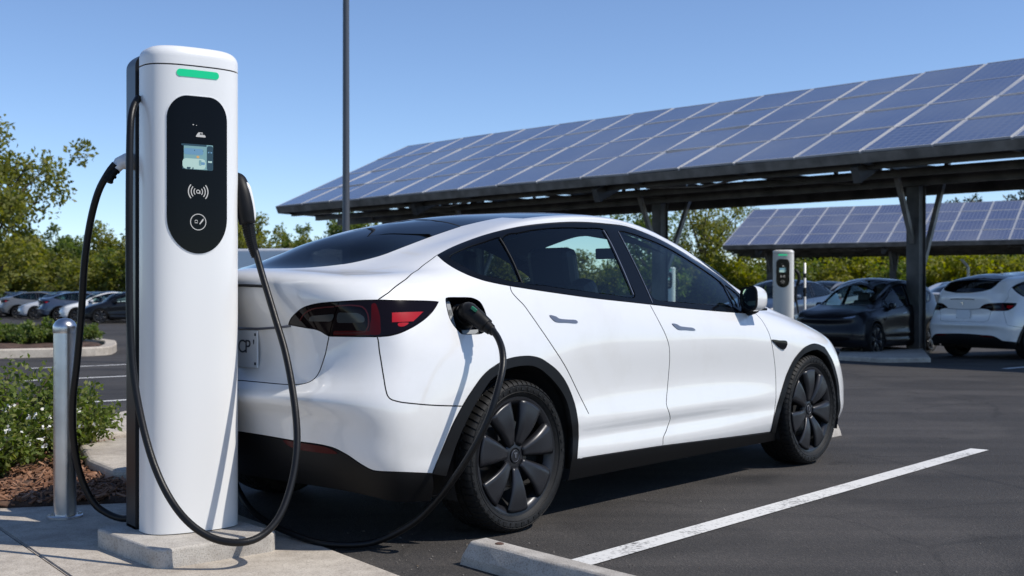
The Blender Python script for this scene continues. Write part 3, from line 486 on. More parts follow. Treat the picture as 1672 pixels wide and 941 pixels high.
# ------------------------------------------------------------------ wheels
RT=.357
def make_wheel():
    root=bpy.data.objects.new('wheel',None); link(root); root.empty_display_size=.1
    # tyre: lathed section with cut grooves and shoulder sipes (axis y, outer face at -y)
    w=.122; prof=[(.272,-.095),(.285,-.108),(.305,-.119),(.325,-.122),(.338,-.118),(.347,-.109),(.3525,-.098),(.3555,-.085)]
    for y in (-.058,-.02,.02,.058): prof+=[(.3575,y-.009),(.3575,y-.0055),(.3505,y-.004),(.3505,y+.004),(.3575,y+.0055),(.3575,y+.009)]
    prof+=[(.3555,.085),(.3525,.098),(.347,.109),(.338,.118),(.32,.122),(.29,.11),(.272,.095),(.255,.09)]
    n=64*4; m=len(prof); V=[]
    for k in range(n):
        a=2*PI*(k//4)/64+[0,.072,.0735,.096][k%4]; cut=k%4>=2
        for j,(r,y) in enumerate(prof):
            aa=a+ (.05*(abs(y)-.05)/.07 if abs(y)>.05 else 0)
            rr=r-.0055 if (cut and .338<=r and abs(y)>.066) else (r-.003 if cut and r>.356 and abs(y)<.05 and k%8>=6 else r)
            V.append((rr*math.cos(aa),y,rr*math.sin(aa)))
    Fs=[(k*m+i,k*m+i+1,((k+1)%n)*m+i+1,((k+1)%n)*m+i) for k in range(n) for i in range(m-1)]
    ty=MB().add(V,Fs).build('tyre',M['rubber'],root,auto=R(28))
    b=MB()  # raised sidewall lettering band and ribs
    for rr in (.3,.334): b.lathe([(rr-.002,-.1165 if rr<.31 else -.1205),(rr,-.1195 if rr<.31 else -.1235),(rr+.002,-.1175 if rr<.31 else -.121)],96,'y')
    for k in range(46):
        if k%23>15: continue
        a=2*PI*k/46; c=np.array([.318*math.cos(a),-.1215,.318*math.sin(a)]); er=np.array([math.cos(a),0,math.sin(a)]); et=np.array([-math.sin(a),0,math.cos(a)])
        b.box(c,(.0085,.0018,.005+.003*((k*7)%3)),np.stack([er,[0,1,0],et],1))
    b.build('sidewall_relief',M['rubber'],ty,smooth=False)
    # rim: lip, barrel, blades, hub
    rim=MB().lathe([(.248,.09),(.250,.0),(.252,-.05),(.258,-.078),(.262,-.092),(.270,-.102),(.2785,-.104),(.2795,-.098),(.276,-.09)],96,'y').build('rim',M['rim'],root,auto=R(35))
    bk=MB(); bk.lathe([(.246,-.02),(.20,.0),(.05,.01),(.0,.01)],64,'y'); bk.build('rim_barrel',M['inside'],root,smooth=True)
    dk=MB(); dk.lathe([(.07,-.012),(.175,-.012),(.178,-.008),(.178,.002)],64,'y'); dk.build('brake_disc',M['disc'],root,auto=R(30))
    cp=MB(); cp.box((.13*math.cos(2.6),-.018,.13*math.sin(2.6)),(.045,.03,.07),bev=.01); cp.build('brake_caliper',M['rimdark'],root)
    bl=MB()
    for q in range(7):
        a0=R(-88)+2*PI*q/7; nr,na=14,12; V=[]
        for i in range(nr+1):
            t=i/nr; r=.058+t*.203
            hw=math.atan((.012+(r-.058)*.325)/r)
            sk=0.
            for j in range(na+1):
                s=j/na*2-1; a=a0+s*hw+sk
                dome=-.100-.009*math.sin(PI*min(1,t*1.05))+.016*(1-t)**2
                tw=0.; 
                if s>.72: tw=.022*((s-.72)/.28)**1.5
                if s<-.88: tw=.006*((-s-.88)/.12)**1.5
                V.append((r*math.cos(a),dome+tw,r*math.sin(a)))
        Fs=[(i*(na+1)+j,i*(na+1)+j+1,(i+1)*(na+1)+j+1,(i+1)*(na+1)+j) for i in range(nr) for j in range(na)]
        bl.add(V,Fs)
    # bridging ring and hub
    bo=bl.build('wheel_cover',M['rim'],root,smooth=True); sm=bo.modifiers.new('thick','SOLIDIFY'); sm.thickness=.012; sm.offset=-1
    MB().lathe([(.236,-.070),(.243,-.086),(.252,-.0955),(.262,-.1015),(.271,-.1045),(.275,-.1045)],96,'y').build('cover_ring',M['rim'],root,auto=R(40))
    hb=MB().lathe([(.075,-.066),(.070,-.082),(.060,-.088),(.038,-.090),(.036,-.084),(.033,-.084),(.031,-.092),(.0,-.094)],40,'y').build('hub_cap',M['rim'],root,auto=R(35))
    lg=MB(); lg.box((0,-.0945,.002),(.0035,.0012,.011)); lg.box((0,-.0945,.0125),(.011,.0012,.0028)); lg.lathe([(.0265,-.0935),(.0275,-.0948),(.0285,-.0935)],40,'y'); lg.build('hub_emblem',M['handle'],hb)
    nt=MB()
    for k in range(5):
        a=2*PI*k/5+.3; nt.lathe([(.011,-.06),(.011,-.078),(.007,-.082),(0,-.082)],6,'y',(.052*math.cos(a),0,.052*math.sin(a)))
    nt.build('lug_nut',M['rimdark'],hb)
    return root
def copy_tree(o,parent=None):
    c=o.copy(); COL.objects.link(c); c.parent=parent
    for ch in o.children: copy_tree(ch,c)
    return c
# ------------------------------------------------------------------ the car
WBX=2.935
def make_car(ported=True):
    car=empty('parked_car')
    pw=M['white']; Bz=M['plastic']
    G=.0028
    quarter=[chain('-gate_up','tl_top2','tl_bot','bump','arch_rb','rock_a','-rd_hid','-rd_seam','-belt_a'),loopc('port')]
    quarterL=[quarter[0]]
    if not ported: quarter=quarterL
    ZH=list(zip(UV['rd_hid'][:-1],UV['rd_hid'][1:]))
    tip=UV['wtop'][0]; g0=UV['glass_a'][-1]; SPL=[g0,(g0[0]-.09,g0[1]+.28),(g0[0]-.22,g0[1]+.52),(g0[0]-.28,12)]
    wedge=[(9.0,10.34),(8.6,10.62),(8.2,10.80),(7.2,10.92),(6.3,10.86),(5.6,10.79)]
    rail=[chain('wtop',[(9.5,8.72),(10.2,8.86)],([(10.28,9.03),(10,9.29),(9.6,9.74)]+wedge,),'-glass_b')]
    fender=[chain('-fd_seam',[(9.02,7.55),(9.174,8.445),(9.5,8.70),(10.2,8.83)],([(10.3,8.80),(10.6,8.25),(10.9,7.69),(11.4,7.29)],),[(11.42,6.2),(11.5,4.5),(11.55,.4)],'-arch_f2','-arch_f')]
    for sd in 'RL':
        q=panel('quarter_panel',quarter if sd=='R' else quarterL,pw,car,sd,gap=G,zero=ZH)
        panel('roof_rail',rail,pw,car,sd,gap=0)
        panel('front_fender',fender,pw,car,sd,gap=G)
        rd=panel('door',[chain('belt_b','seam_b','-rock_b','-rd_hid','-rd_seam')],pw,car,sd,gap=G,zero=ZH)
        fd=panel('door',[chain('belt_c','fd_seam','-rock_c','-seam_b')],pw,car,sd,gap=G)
        panel('door_handle',[loopc('rh',.01)],M['handle'],rd,sd,offset=.003,flange=.012,cell=.02)
        panel('door_handle',[loopc('fh',.01)],M['handle'],fd,sd,offset=.003,flange=.012,cell=.02)
        # side glass and its black surround
        holes=[loopc(k,.03) for k in ('q_glass','r_glass','f_glass','s_glass')]
        panel('window_surround',[chain('wtop',[(9.19,8.2),(9.02,7.5)],'-belt_c','-belt_b','-belt_a')]+holes,M['gloss_black'],car,sd,offset=.001,gap=.0015,flange=.02)
        for k,h in zip(('win_dark','win','win','win'),holes): panel('window',[h],M[k],car,sd,offset=-.004,gap=-.004,flange=0,cell=.06)
        # thin bright edges of the pillar seals
        surf_strip('pillar_seal',[(6.765,8.86),(6.771,8.45),(6.772,8.05),(6.786,7.65),(6.81,7.22)],.007,M['handle'],car,.004,sd)
        surf_strip('pillar_seal',[(7.03,8.86),(7.012,8.4),(7.02,7.9),(7.07,7.05)],.005,M['handle'],car,.004,sd)
        surf_strip('pillar_seal',[(5.05,9.03),(5.11,8.48),(5.16,8.0),(5.22,7.2)],.006,M['inside'],car,.003,sd)
        surf_strip('pillar_seal',[(8.86,8.6),(8.80,8.2),(8.65,7.6),(8.56,7.25)],.006,M['inside'],car,.003,sd)
        # roof-edge moulding: a raised bead following the window top
        tr=spline(np.array(UV['wtop'],float)*[1,.3],.05)/[1,.3]; p,_,_,nn=smap(tr); p=p+nn*.002-np.array([0,0,.010])
        MB().tube(p if sd=='R' else p*[1,-1,1],.008,8).build('roof_moulding',Bz,car,smooth=True)
        # lamps
        to=panel('tail_light',[chain('tl_top_b','tl_top2','tl_bot','tl_bot2','-tl_split')],M['lens'],car,sd,offset=.001,gap=.0022,flange=.02)
        ti=panel('tail_light',[chain('tl_top_a','tl_split','tl_in')],M['lens'],car,sd,offset=.001,gap=.0022,flange=.02)
        panel('red_reflector',[loopc('tl_red',.03)],M['red_lens'],to,sd,offset=.0018,flange=.0015)
        panel('red_reflector',[loopc('tl_red2',.03)],M['red_lens'],to,sd,offset=.0018,flange=.0015)
        panel('light_band',[loopc('tl_band',.03)],M['red_dark'],to,sd,offset=.0018,flange=.0015)
        panel('light_band',[loopc('tl_low',.03)],M['red_dark'],to,sd,offset=.0018,flange=.0015)
        panel('indicator_lens',[loopc('tl_lamp',.03)],M['lamp_grey'],to,sd,offset=.0018,flange=.0015)
        panel('reversing_lens',[loopc('tl_white',.03)],M['lamp_grey'],ti,sd,offset=.0018,flange=.0015)
        surf_strip('light_guide',UV['tl_c'],.006,M['red_guide'],to,.004,sd); surf_strip('light_guide',UV['tl_d'],.006,M['red_guide'],ti,.004,sd)
        panel('bumper_reflector',[loopc('refl',.02)],M['red_dark'],car,sd,offset=.004,flange=.008)
        panel('side_repeater',[loopc('rep',.01)],M['gloss_black'],car,sd,offset=.007,flange=.01,cell=.02)
        hl=panel('headlight',[chain([(11.5,6.95)],([(11.5,6.95),(11.8,7.02),(12.4,6.9),(12.85,6.7)],),([(12.85,6.7),(12.5,6.35),(11.9,6.2),(11.45,6.45)],))],M['lamp_grey'],car,sd,offset=.002,flange=.012)
        panel('headlight_inner',[chain([(11.7,6.85)],([(11.7,6.85),(12.1,6.82),(12.6,6.7)],),([(12.5,6.55),(12,6.45),(11.7,6.55)],))],M['chrome'],hl,sd,offset=.004,flange=.004)
        # black wheel-arch cladding and sill
        panel('wheel_arch_trim',[chain('arch_ra','arch_rb','-arch_rin')],Bz,car,sd,offset=.006,flange=.035)
        panel('wheel_arch_trim',[chain('arch_f','arch_f2','-arch_fin2','-arch_fin')],Bz,car,sd,offset=.006,flange=.035)
        panel('sill_trim',[chain('rocktop','-rockbot')],Bz,car,sd,offset=.004,flange=.03)
    # centre panels, built across both halves
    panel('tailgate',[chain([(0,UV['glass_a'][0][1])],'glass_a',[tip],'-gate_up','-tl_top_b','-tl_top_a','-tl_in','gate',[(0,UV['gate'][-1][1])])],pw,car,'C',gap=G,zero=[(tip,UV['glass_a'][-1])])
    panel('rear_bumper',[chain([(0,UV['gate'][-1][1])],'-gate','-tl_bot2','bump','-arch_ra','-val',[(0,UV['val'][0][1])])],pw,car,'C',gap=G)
    panel('rear_valance',[chain([(0,UV['val'][0][1])],'val',[(4.02,.5),(4.06,0),(0,0)])],Bz,car,'C',gap=G,flange=.03)
    panel('rear_window',[chain([(0,UV['glass_a'][0][1])],'glass_a',(SPL,),[(0,12)])],M['win_roof'],car,'C',gap=0,flange=0)
    panel('roof_glass',[chain('glass_b',(wedge[::-1][:-1],),[(8.27,10.84),(8.5,11.4),(9.17,12)],(SPL[::-1],))],M['win_roof'],car,'C',gap=0,flange=0)
    for sd in 'RL': surf_strip('glass_seal',SPL,.006,M['inside'],car,.0012,sd)
    panel('windscreen',[chain([(14,9.03),(10.28,9.06)],([(10.28,9.06),(10,9.32),(9.6,9.77),(9.0,10.37),(8.6,10.65),(8.32,10.82)],),[(8.55,11.4),(9.22,12),(14,12)])],M['win'],car,'C',gap=.0015,flange=.012)
    panel('bonnet',[chain([(14,8.97),(10.25,8.92)],([(10.3,8.80),(10.6,8.25),(10.9,7.69),(11.4,7.29)],),([(11.4,7.29),(12,7.09),(13,7.04),(14,7.03)],))],pw,car,'C',gap=G)
    panel('front_bumper',[chain(([(11.4,7.29),(12,7.09),(13,7.04),(14,7.03)],),[(14,.9),(12.3,.9),(11.9,.5),(11.55,.4),(11.5,4.5),(11.42,6.2)])],pw,car,'C',gap=G)
    panel('front_valance',[chain([(14,.88),(12.3,.88),(11.9,.45),(11.2,.2),(11.2,0),(14,0)])],Bz,car,'C',flange=.03)
    panel('lower_grille',[chain(([(14,2.4),(13,2.4),(12.45,2.1)],),([(12.45,1.6),(13,1.3),(14,1.3)],))],M['gloss_black'],car,'C',offset=.003,flange=.01)
    # spoiler lip shadow-line, high brake light, emblem, plate
    # charge port: a pocket in the left-rear haunch beside the lamp
    lp=loopc('port'); P,a,b,nn=smap(lp); D=.075
    if not ported: panel('port_flap',[lp],pw,car,gap=.002)
    k=len(lp); V=np.concatenate([P+nn*.001,P-nn*D*.5-(P-P.mean(0))*.08,P-nn*D-(P-P.mean(0))*.18]); Fs=[(r*k+i,r*k+(i+1)%k,(r+1)*k+(i+1)%k,(r+1)*k+i) for r in range(2) for i in range(k)]+[tuple(range(2*k,3*k))]
    if ported: pocket=mesh('charge_port',V,[f[::-1] for f in Fs],M['gloss_black'],car,True)
    c0=P.mean(0); n0=nn.mean(0); n0/=np.linalg.norm(n0); ux=np.array([1,0,0])-n0*n0[0]; ux/=np.linalg.norm(ux); uz=np.cross(n0,ux); uz*=np.sign(uz[2])
    m=MB(); rot=np.stack([ux,n0,uz],1)
    if not ported: pocket=None
    m.box(c0-n0*.030-ux*.088+uz*.045,(.03,.0015,.035),rot,bev=.001); m.box(c0-n0*.030-ux*.075-uz*.005,(.014,.0015,.045),rot)
    if ported: m.build('port_cover',M['trim_light'],pocket)
    m=MB(); m.box(c0-n0*.040+ux*.03-uz*.085,(.05,.002,.028),rot,bev=.001)
    if ported: m.build('port_plate',M['trim_light'],pocket)
    # number plate
    pl=MB(); pc_=np.array([sp(0,5.35,.0)[0]-.012,0,.865]); pl.box(pc_,(.004,.165,.085),bev=.003); plate=pl.build('number_plate',M['plate'],car)
    for s in (-1,1):
        for z in (-.066,.066): MB().box(pc_+[-.0035,s*.150,z],(.002,.006,.006)).build('plate_bolt',M['ink'],plate)
    def text(body,size,loc,rot,m,parent,name,ext=.001):
        cu=bpy.data.curves.new(name,'FONT'); cu.body=body; cu.size=size; cu.extrude=ext; cu.align_x='CENTER'; cu.align_y='CENTER'; cu.materials.append(m)
        o=bpy.data.objects.new(name,cu); COL.objects.link(o); bpy.context.view_layer.update()
        me=bpy.data.meshes.new_from_object(o.evaluated_get(bpy.context.evaluated_depsgraph_get())); bpy.data.objects.remove(o); o=bpy.data.objects.new(name,me); o.location=tuple(loc); o.rotation_euler=rot; return link(o,parent)
    for q,chh in enumerate("JCI CP'"):
        if chh!=' ' and ported: text(chh,.085,pc_+[-.0045,.125-.044*q,.008],(R(90),0,R(-90)),M['ink'],plate,'plate_letter')
    em=MB(); ec=sp(0,6.55,.004)
    def sq(y0,z0,hy,hz): em.box(np.array([sp(0,6.55+(z0)/.11,.004)[0],y0,ec[2]+z0]),(.003,hy,hz),bev=.001)
    sq(0,.024,.032,.0055); sq(0,-.006,.006,.024); sq(-.026,.019,.006,.006); sq(.026,.019,.006,.006); em.build('tailgate_emblem',M['chrome'],car)
    # dark tube painted in as shade under the lip, and boot lid handle ledge
    mm=MB(); p=[sp(u,v,.0) for u,v in ((0.,6.93),(.4,6.93),(.75,6.92),(1.0,6.90))]; pp=np.array(p); pp=np.concatenate([(pp*[1,-1,1])[::-1][:-1],pp]); mm.tube(pp+[-.002,0,0],.007,6); mm.build('lip_shade_line',M['inside'],car)
    pp=np.array([sp(u,v,.002) for u,v in ((0.,6.14),(.4,6.14),(.8,6.17),(.99,6.19))]); pp=np.concatenate([(pp*[1,-1,1])[::-1][:-1],pp]); mm=MB(); mm.tube(pp,.006,6); mm.build('tailgate_ledge',M['handle'],car)
    # door mirrors
    for sd in (-1,1):
        nm=MB(); y=sd
        # shell: a rounded pod, flat glass to the rear
        prof=[]; V=[]; nu,nv=20,16
        for i in range(nv+1):
            t=i/nv                                   # 0 rear face .. 1 front tip
            s=(1-t**2.6)**.5 if t<1 else 0.
            for k in range(nu):
                a=2*PI*k/nu; ca,sa=math.cos(a),math.sin(a); ex=.62
                cy=math.copysign(abs(ca)**ex,ca); cz=math.copysign(abs(sa)**ex,sa)
                V.append((.16*t+.02*cy*s*(1-t),.070*s*cy*(1-.1*t)-.012*t,(.074*s*cz-.008*t)*(1.06 if cy*-1>0 else .94)))
        Fs=[(i*nu+k,i*nu+(k+1)%nu,(i+1)*nu+(k+1)%nu,(i+1)*nu+k) for i in range(nv) for k in range(nu)]
        V=np.array(V); V[:,1]*=1; base=np.array([2.14,-.94,1.085])
        V=V+base
        if sd<0: pass
        mv=V if sd<0 else V*[1,-1,1]
        mo=mesh('door_mirror',mv,[f[::-1] for f in Fs] if sd<0 else Fs,pw,car,True)
        rim=MB(); rr=V[:nu]; cen=rr.mean(0); k=nu
        R2=np.concatenate([rr+[0,0,0],rr+[-.012,0,0],cen+(rr-cen)*.86+[-.012,0,0],cen+(rr-cen)*.84+[-.004,0,0]])
        Fr=[(r*k+i,r*k+(i+1)%k,(r+1)*k+(i+1)%k,(r+1)*k+i) for r in range(3) for i in range(k)]
        R2=R2 if sd<0 else R2*[1,-1,1]; mesh('mirror_rim',R2,Fr if sd<0 else [f[::-1] for f in Fr],M['plastic'],mo,False)
        gg=cen+(rr-cen)*.85+[-.005,0,0]; gg=gg if sd<0 else gg*[1,-1,1]; mesh('mirror_glass',gg,[tuple(range(k)) if sd<0 else tuple(range(k))[::-1]],M['mirror'],mo)
        ar=MB(); ar.tube([(2.22,sd*.945,1.022),(2.22,sd*.92,1.012),(2.22,sd*.89,1.006),(2.22,sd*.84,1.008)],[.024,.026,.03,.034],10); ar.build('mirror_arm',M['plastic'],mo,smooth=True)
        lo=MB(); lo.box((2.22,sd*.94,1.018),(.055,.05,.008),bev=.006); lo.build('mirror_base',M['plastic'],mo)
    # hidden structure: lining, wheel wells, underbody
    arches=[chain('arch_ra','arch_rb',[(5.7,.3),(5.6,0.05),(4.0,.05)]),chain('arch_f','arch_f2',[(10.9,.05),(9.1,.05)])]
    m=arches
    panel('body_lining',[np.array(chain([(0,0.02),(14,0.02),(14,6.7),(9.3,6.75),(4.9,6.85),(4.25,7.3),(4.0,7.6),(0,7.5)],step=.08))]+m+[loopc('port')],M['inside'],car,'C',offset=-.028,flange=0,cell=.09)
    # lining behind the pillars and rails
    panel('pillar_lining',[chain('wtop',[(9.5,8.72),(10.2,8.86)],([(10.28,9.03),(10,9.29),(9.6,9.74)]+wedge,),'-glass_b')],M['inside'],car,'C',offset=-.02,flange=0,cell=.07)
    panel('pillar_lining',[chain([(.0,7.85)],'glass_a',[tip],'-belt_a',[(4.6,7.1),(4.0,7.4),(0,7.4)])],M['trim_light'],car,'C',offset=-.03,flange=0,cell=.07)
    for x in (0,WBX):
        for sd in (-1,1):
            w=MB(); V=[]; n=28
            for r_,yy in ((.425,sd*.93),(.425,sd*.62),(.0,sd*.62)):
                for k in range(n+1):
                    a=PI*k/n*1.24-.12*PI; V.append((x+r_*math.cos(a),yy,RT+r_*math.sin(a)*1.02))
            m_=n+1; w.add(V,[(q*m_+k,q*m_+k+1,(q+1)*m_+k+1,(q+1)*m_+k) for q in range(2) for k in range(n)])
            w.build('wheel_well',M['inside'],car,smooth=True)
    ub=MB(); ub.box((1.62,0,.235),(1.9,.63,.045)); ub.box((1.46,0,.24),(1.0,.85,.045)); ub.build('underbody',M['inside'],car)
    # cabin
    cab=MB(); cab.box((1.35,0,.42),(1.45,.80,.03)); cab.box((-.35,0,.83),(.45,.66,.03)); cab.build('cabin_floor',M['inside'],car)
    ds=MB(); V=[(2.5,-.72,.98),(2.15,-.72,.96),(2.10,-.72,.80),(2.3,-.72,.45)]; V=V+[(a,-b,c) for a,b,c in V]
    ds.add(V,[(0,1,5,4),(1,2,6,5),(2,3,7,6)]); ds.box((2.02,0,.98),(.012,.20,.12),bev=.005); ds.build('dashboard',M['inside'],car)
    sw=MB(); c=np.array([1.93,.37,.93]); ring=[c+np.array([.05*math.sin(a)*-1,.18*math.cos(a),.17*math.sin(a)]) for a in np.linspace(0,2*PI,33)]; sw.tube(ring,.016,8,False); sw.box(c,(.03,.06,.05),bev=.01); sw.build('steering_wheel',M['seat'],car,smooth=True)
    for y in (-.37,.37):
        s=MB(); sx=.17
        def pad(c,h,ang,bev): 
            ca,sa=math.cos(ang),math.sin(ang); s.box((c[0]+sx,c[1],c[2]),h,np.array([[ca,0,sa],[0,1,0],[-sa,0,ca]]),bev)
        pad((1.20,y,.62),(.27,.25,.08),R(-6),.05); pad((.93,y,.90),(.075,.245,.31),R(-19),.06); pad((.80,y,1.255),(.055,.155,.115),R(-12),.045); pad((.83,y,1.13),(.035,.08,.08),R(-15),.02)
        s.build('front_seat',M['seat'],car,smooth=False)
    s=MB(); s.box((.25,0,.62),(.28,.62,.09),bev=.05); s.box((-.04,0,.86),(.08,.62,.24),np.array([[math.cos(-.38),0,math.sin(-.38)],[0,1,0],[-math.sin(-.38),0,math.cos(-.38)]]),bev=.06)
    s.build('rear_seat',M['seat'],car)
    panel('headliner',[chain([(4.7,12),(4.75,10.9),(5.2,10.25),(6,10.1),(7,10.1),(8,10.3),(8.6,10.9),(9.0,12)])],M['headliner'],car,'C',offset=-.085,flange=0,cell=.08)
    rm=MB(); rm.box((2.02,0,1.37),(.012,.12,.035),bev=.008); rm.build('rear_view_mirror',M['inside'],car)
    # wheels
    wh=make_wheel(); first=True
    for x in (0,WBX):
        for sd in (-1,1):
            w_=wh if first else copy_tree(wh); first=False
            w_.parent=car; w_.location=(x,sd*.833,RT); w_.rotation_euler=(0,0,0 if sd<0 else PI)
            if x>1 : w_.rotation_euler=(0,R(23) if sd<0 else R(-10),0 if sd<0 else PI)
    return car
car=make_car()
car.location=tuple(O); car.rotation_euler=(0,0,TH)
tag(car,'white electric hatchback with its charging plug in, nearest car to the charger','car')

# a taller, boxier body for two of the other cars
def suv_net():
    N=net(); f={8:.03,9:.07,10:.10,11:.115,12:.12}
    for r in range(8,13):
        for c in range(15): N[r,c,2]+=f[r]*(1. if c<9 else (.7 if r>=11 else .35))
    rear={8:[(-.905,0,1.27),(-.895,.26,1.268),(-.865,.50,1.262),(-.78,.655,1.255),(-.55,.755,1.27)],9:[(-.86,0,1.37),(-.85,.24,1.367),(-.82,.46,1.358),(-.735,.615,1.35),(-.46,.715,1.375)],10:[(-.79,0,1.46),(-.78,.22,1.457),(-.75,.42,1.448),(-.66,.57,1.438),(-.38,.655,1.465)],11:[(-.66,0,1.55),(-.65,.18,1.547),(-.62,.34,1.54),(-.52,.47,1.53),(-.26,.55,1.555)],12:[(-.35,0,1.63),(-.33,0,1.632),(-.28,0,1.637),(-.20,0,1.643),(-.05,0,1.655)]}
    for r,pts in rear.items():
        for c,p in enumerate(pts): N[r,c]=p
    for r,dz in ((5,.04),(6,.075),(7,.11),(8,.06)):
        for c in range(10,15): N[r,c,2]+=dz*(1. if c>10 else .5)
    N[7,9,2]+=.03; N[9,10:15,2]+=.03
    return N
S=Surf(suv_net()); suv=make_car(False); S=Surf()
# ------------------------------------------------------------------ ground
def flat(name,poly,z,m,h=0.):
    if h: o=MB().prism([(p[0],p[1]) for p in poly],z,z+h).build(name,m)
    else: o=mesh(name,[(p[0],p[1],z) for p in poly],[tuple(range(len(poly)))] if sum(poly[i][0]*poly[(i+1)%len(poly)][1]-poly[(i+1)%len(poly)][0]*poly[i][1] for i in range(len(poly)))>0 else [tuple(range(len(poly)))[::-1]],m)
    return o
tag(flat('ground',[(-400,-60),(400,-60),(400,700),(-400,700)],-.03,M['earth']),kind='structure')
tag(flat('asphalt_lot',[(-75,-25),(75,-25),(75,64),(-75,64)],0,M['asphalt']),kind='structure')
# concrete pad: three bays of slab with tooled joints between
E0=np.array([-.475,4.767]);E1=np.array([-1.09,5.624]);dirE=(E1-E0)/np.linalg.norm(E1-E0); E2=E1+dirE*.98; E_=E0-dirE*1.6
J0=np.array([-2.404,5.653]);J1=np.array([-1.796,4.798]);
Bk=np.array([-2.624,6.171]); Bd=(Bk-E2)/np.linalg.norm(Bk-E2); Bf=Bk+Bd*3
jd=(J1-J0)/np.linalg.norm(J1-J0); jn=np.array([jd[1],-jd[0]])
def cross2(p,dp,q,dq):
    A=np.array([dp,-dq]).T; t=np.linalg.solve(A,q-p); return p+dp*t[0]
jt=cross2(J0,jd,E2,Bd); jb=J0+jd*4.2
MBp=MB(); g=.004
right=[E_,E0,E1,E2,jt+Bd*-g,jb-Bd*g]
left=[jt+Bd*g,Bf,Bf+jd*5.2,jb+Bd*g]
ps=[]
def slab(poly):
    bm=bmesh.new(); vs=[bm.verts.new((p[0],p[1],.016)) for p in poly]; f=bm.faces.new(vs)
    if f.normal.z<0 or True:
        f.normal_update()
        if f.normal.z<0: f.normal_flip()
    r=bmesh.ops.extrude_face_region(bm,geom=[f]); 
    for v in [x for x in r['geom'] if isinstance(x,bmesh.types.BMVert)]: v.co.z=-.01
    bmesh.ops.recalc_face_normals(bm,faces=bm.faces)
    ed=[e for e in bm.edges if all(abs(v.co.z-.016)<1e-5 for v in e.verts)]
    bmesh.ops.bevel(bm,geom=ed,offset=.007,segments=2,affect='EDGES'); bm.verts.index_update()
    MBp.add([tuple(v.co) for v in bm.verts],[[v.index for v in f.verts] for f in bm.faces]); bm.free()
slab(right); slab(left)
tag(MBp.build('pavement',M['concrete']),kind='structure')
# painted bay lines
def stripe(a,b,w,name='bay_line'):
    a=np.array(a[:2]);b=np.array(b[:2]); t=(b-a)/np.linalg.norm(b-a); n=np.array([-t[1],t[0]])*w/2
    return tag(flat(name,[a-n,b-n,b+n,a+n],.004,M['line']),kind='structure')
stripe(lot(-.62,-1.553),lot(4.38,-1.512),.125)
for (p,q) in (((-6.6,17.95),.0),((-5.75,15.5),0),((-4.60,12.05),0)):
    a=np.array(p); stripe(a-d[:2]*.6,a+np.array([.75,.6])/np.hypot(.75,.6)*4.6,.11)
for k in range(4):
    stripe(lot(8.6,-1.5-2.75*k+2.7),lot(12.9,-1.5-2.75*k+2.7),.11) if k>1 else None
stripe(at(1640,17.4)+[0,0,0],at(1900,21.),.12)
# ------------------------------------------------------------------ wheel stops
def wheel_stop(name,a,b,label,w=.17,h=.115):
    a=np.array(a);b=np.array(b);c=(a+b)/2; Lh=np.linalg.norm(b-a)/2; rz=math.atan2(b[1]-a[1],b[0]-a[0])
    bm=bmesh.new(); V=[]
    n=12; ys=[(-w/2,0),(-w/2*.98,.035),(-w/2*.62,h*.93),(-w/2*.5,h),(w/2*.5,h),(w/2*.62,h*.93),(w/2*.98,.035),(w/2,0)]
    Fs=[];k=len(ys); r2=random.Random(5)
    for i in range(n+1):
        x=-Lh+2*Lh*i/n; e=.028 if i in (0,n) else 0
        for y,z in ys: V.append((x+(z/h*.035*(1 if i==0 else -1) if e else 0),y+r2.uniform(-.0015,.0015),z+(r2.uniform(-.0015,.0015) if z>0 else 0)))
    Fs=[(i*k+j,(i+1)*k+j,(i+1)*k+j+1,i*k+j+1) for i in range(n) for j in range(k-1)]+[tuple(range(k)),tuple(n*k+j for j in range(k))[::-1]]
    o=mesh(name,V,[f[::-1] for f in Fs],M['concrete2'],loc=(c[0],c[1],.002)); o.rotation_euler=(0,0,rz)
    bv=o.modifiers.new('edge','BEVEL'); bv.width=.006; bv.segments=2; bv.limit_method='ANGLE'
    sp_=MB()
    for s in (-1,1): sp_.lathe([(.018,h-.002),(.018,h+.004),(.010,h+.007),(0,h+.007)],12,'z',(s*(Lh-.17),0,0))
    q=sp_.build('anchor_pin',simple('rusty_pin'+name+label[:3],(.09,.045,.03),.8),o)
    return tag(o,label,'wheel stop',group='concrete wheel stops')
wheel_stop('wheel_stop',lot(-.585,-1.20),lot(-.84,-2.80),'pale concrete wheel stop lying across the front edge by the painted line',w=.15,h=.10)
wheel_stop('wheel_stop',lot(4.43,-.40),lot(4.43,1.35),'concrete wheel stop beyond the front tyre of the white hatchback',h=.13)
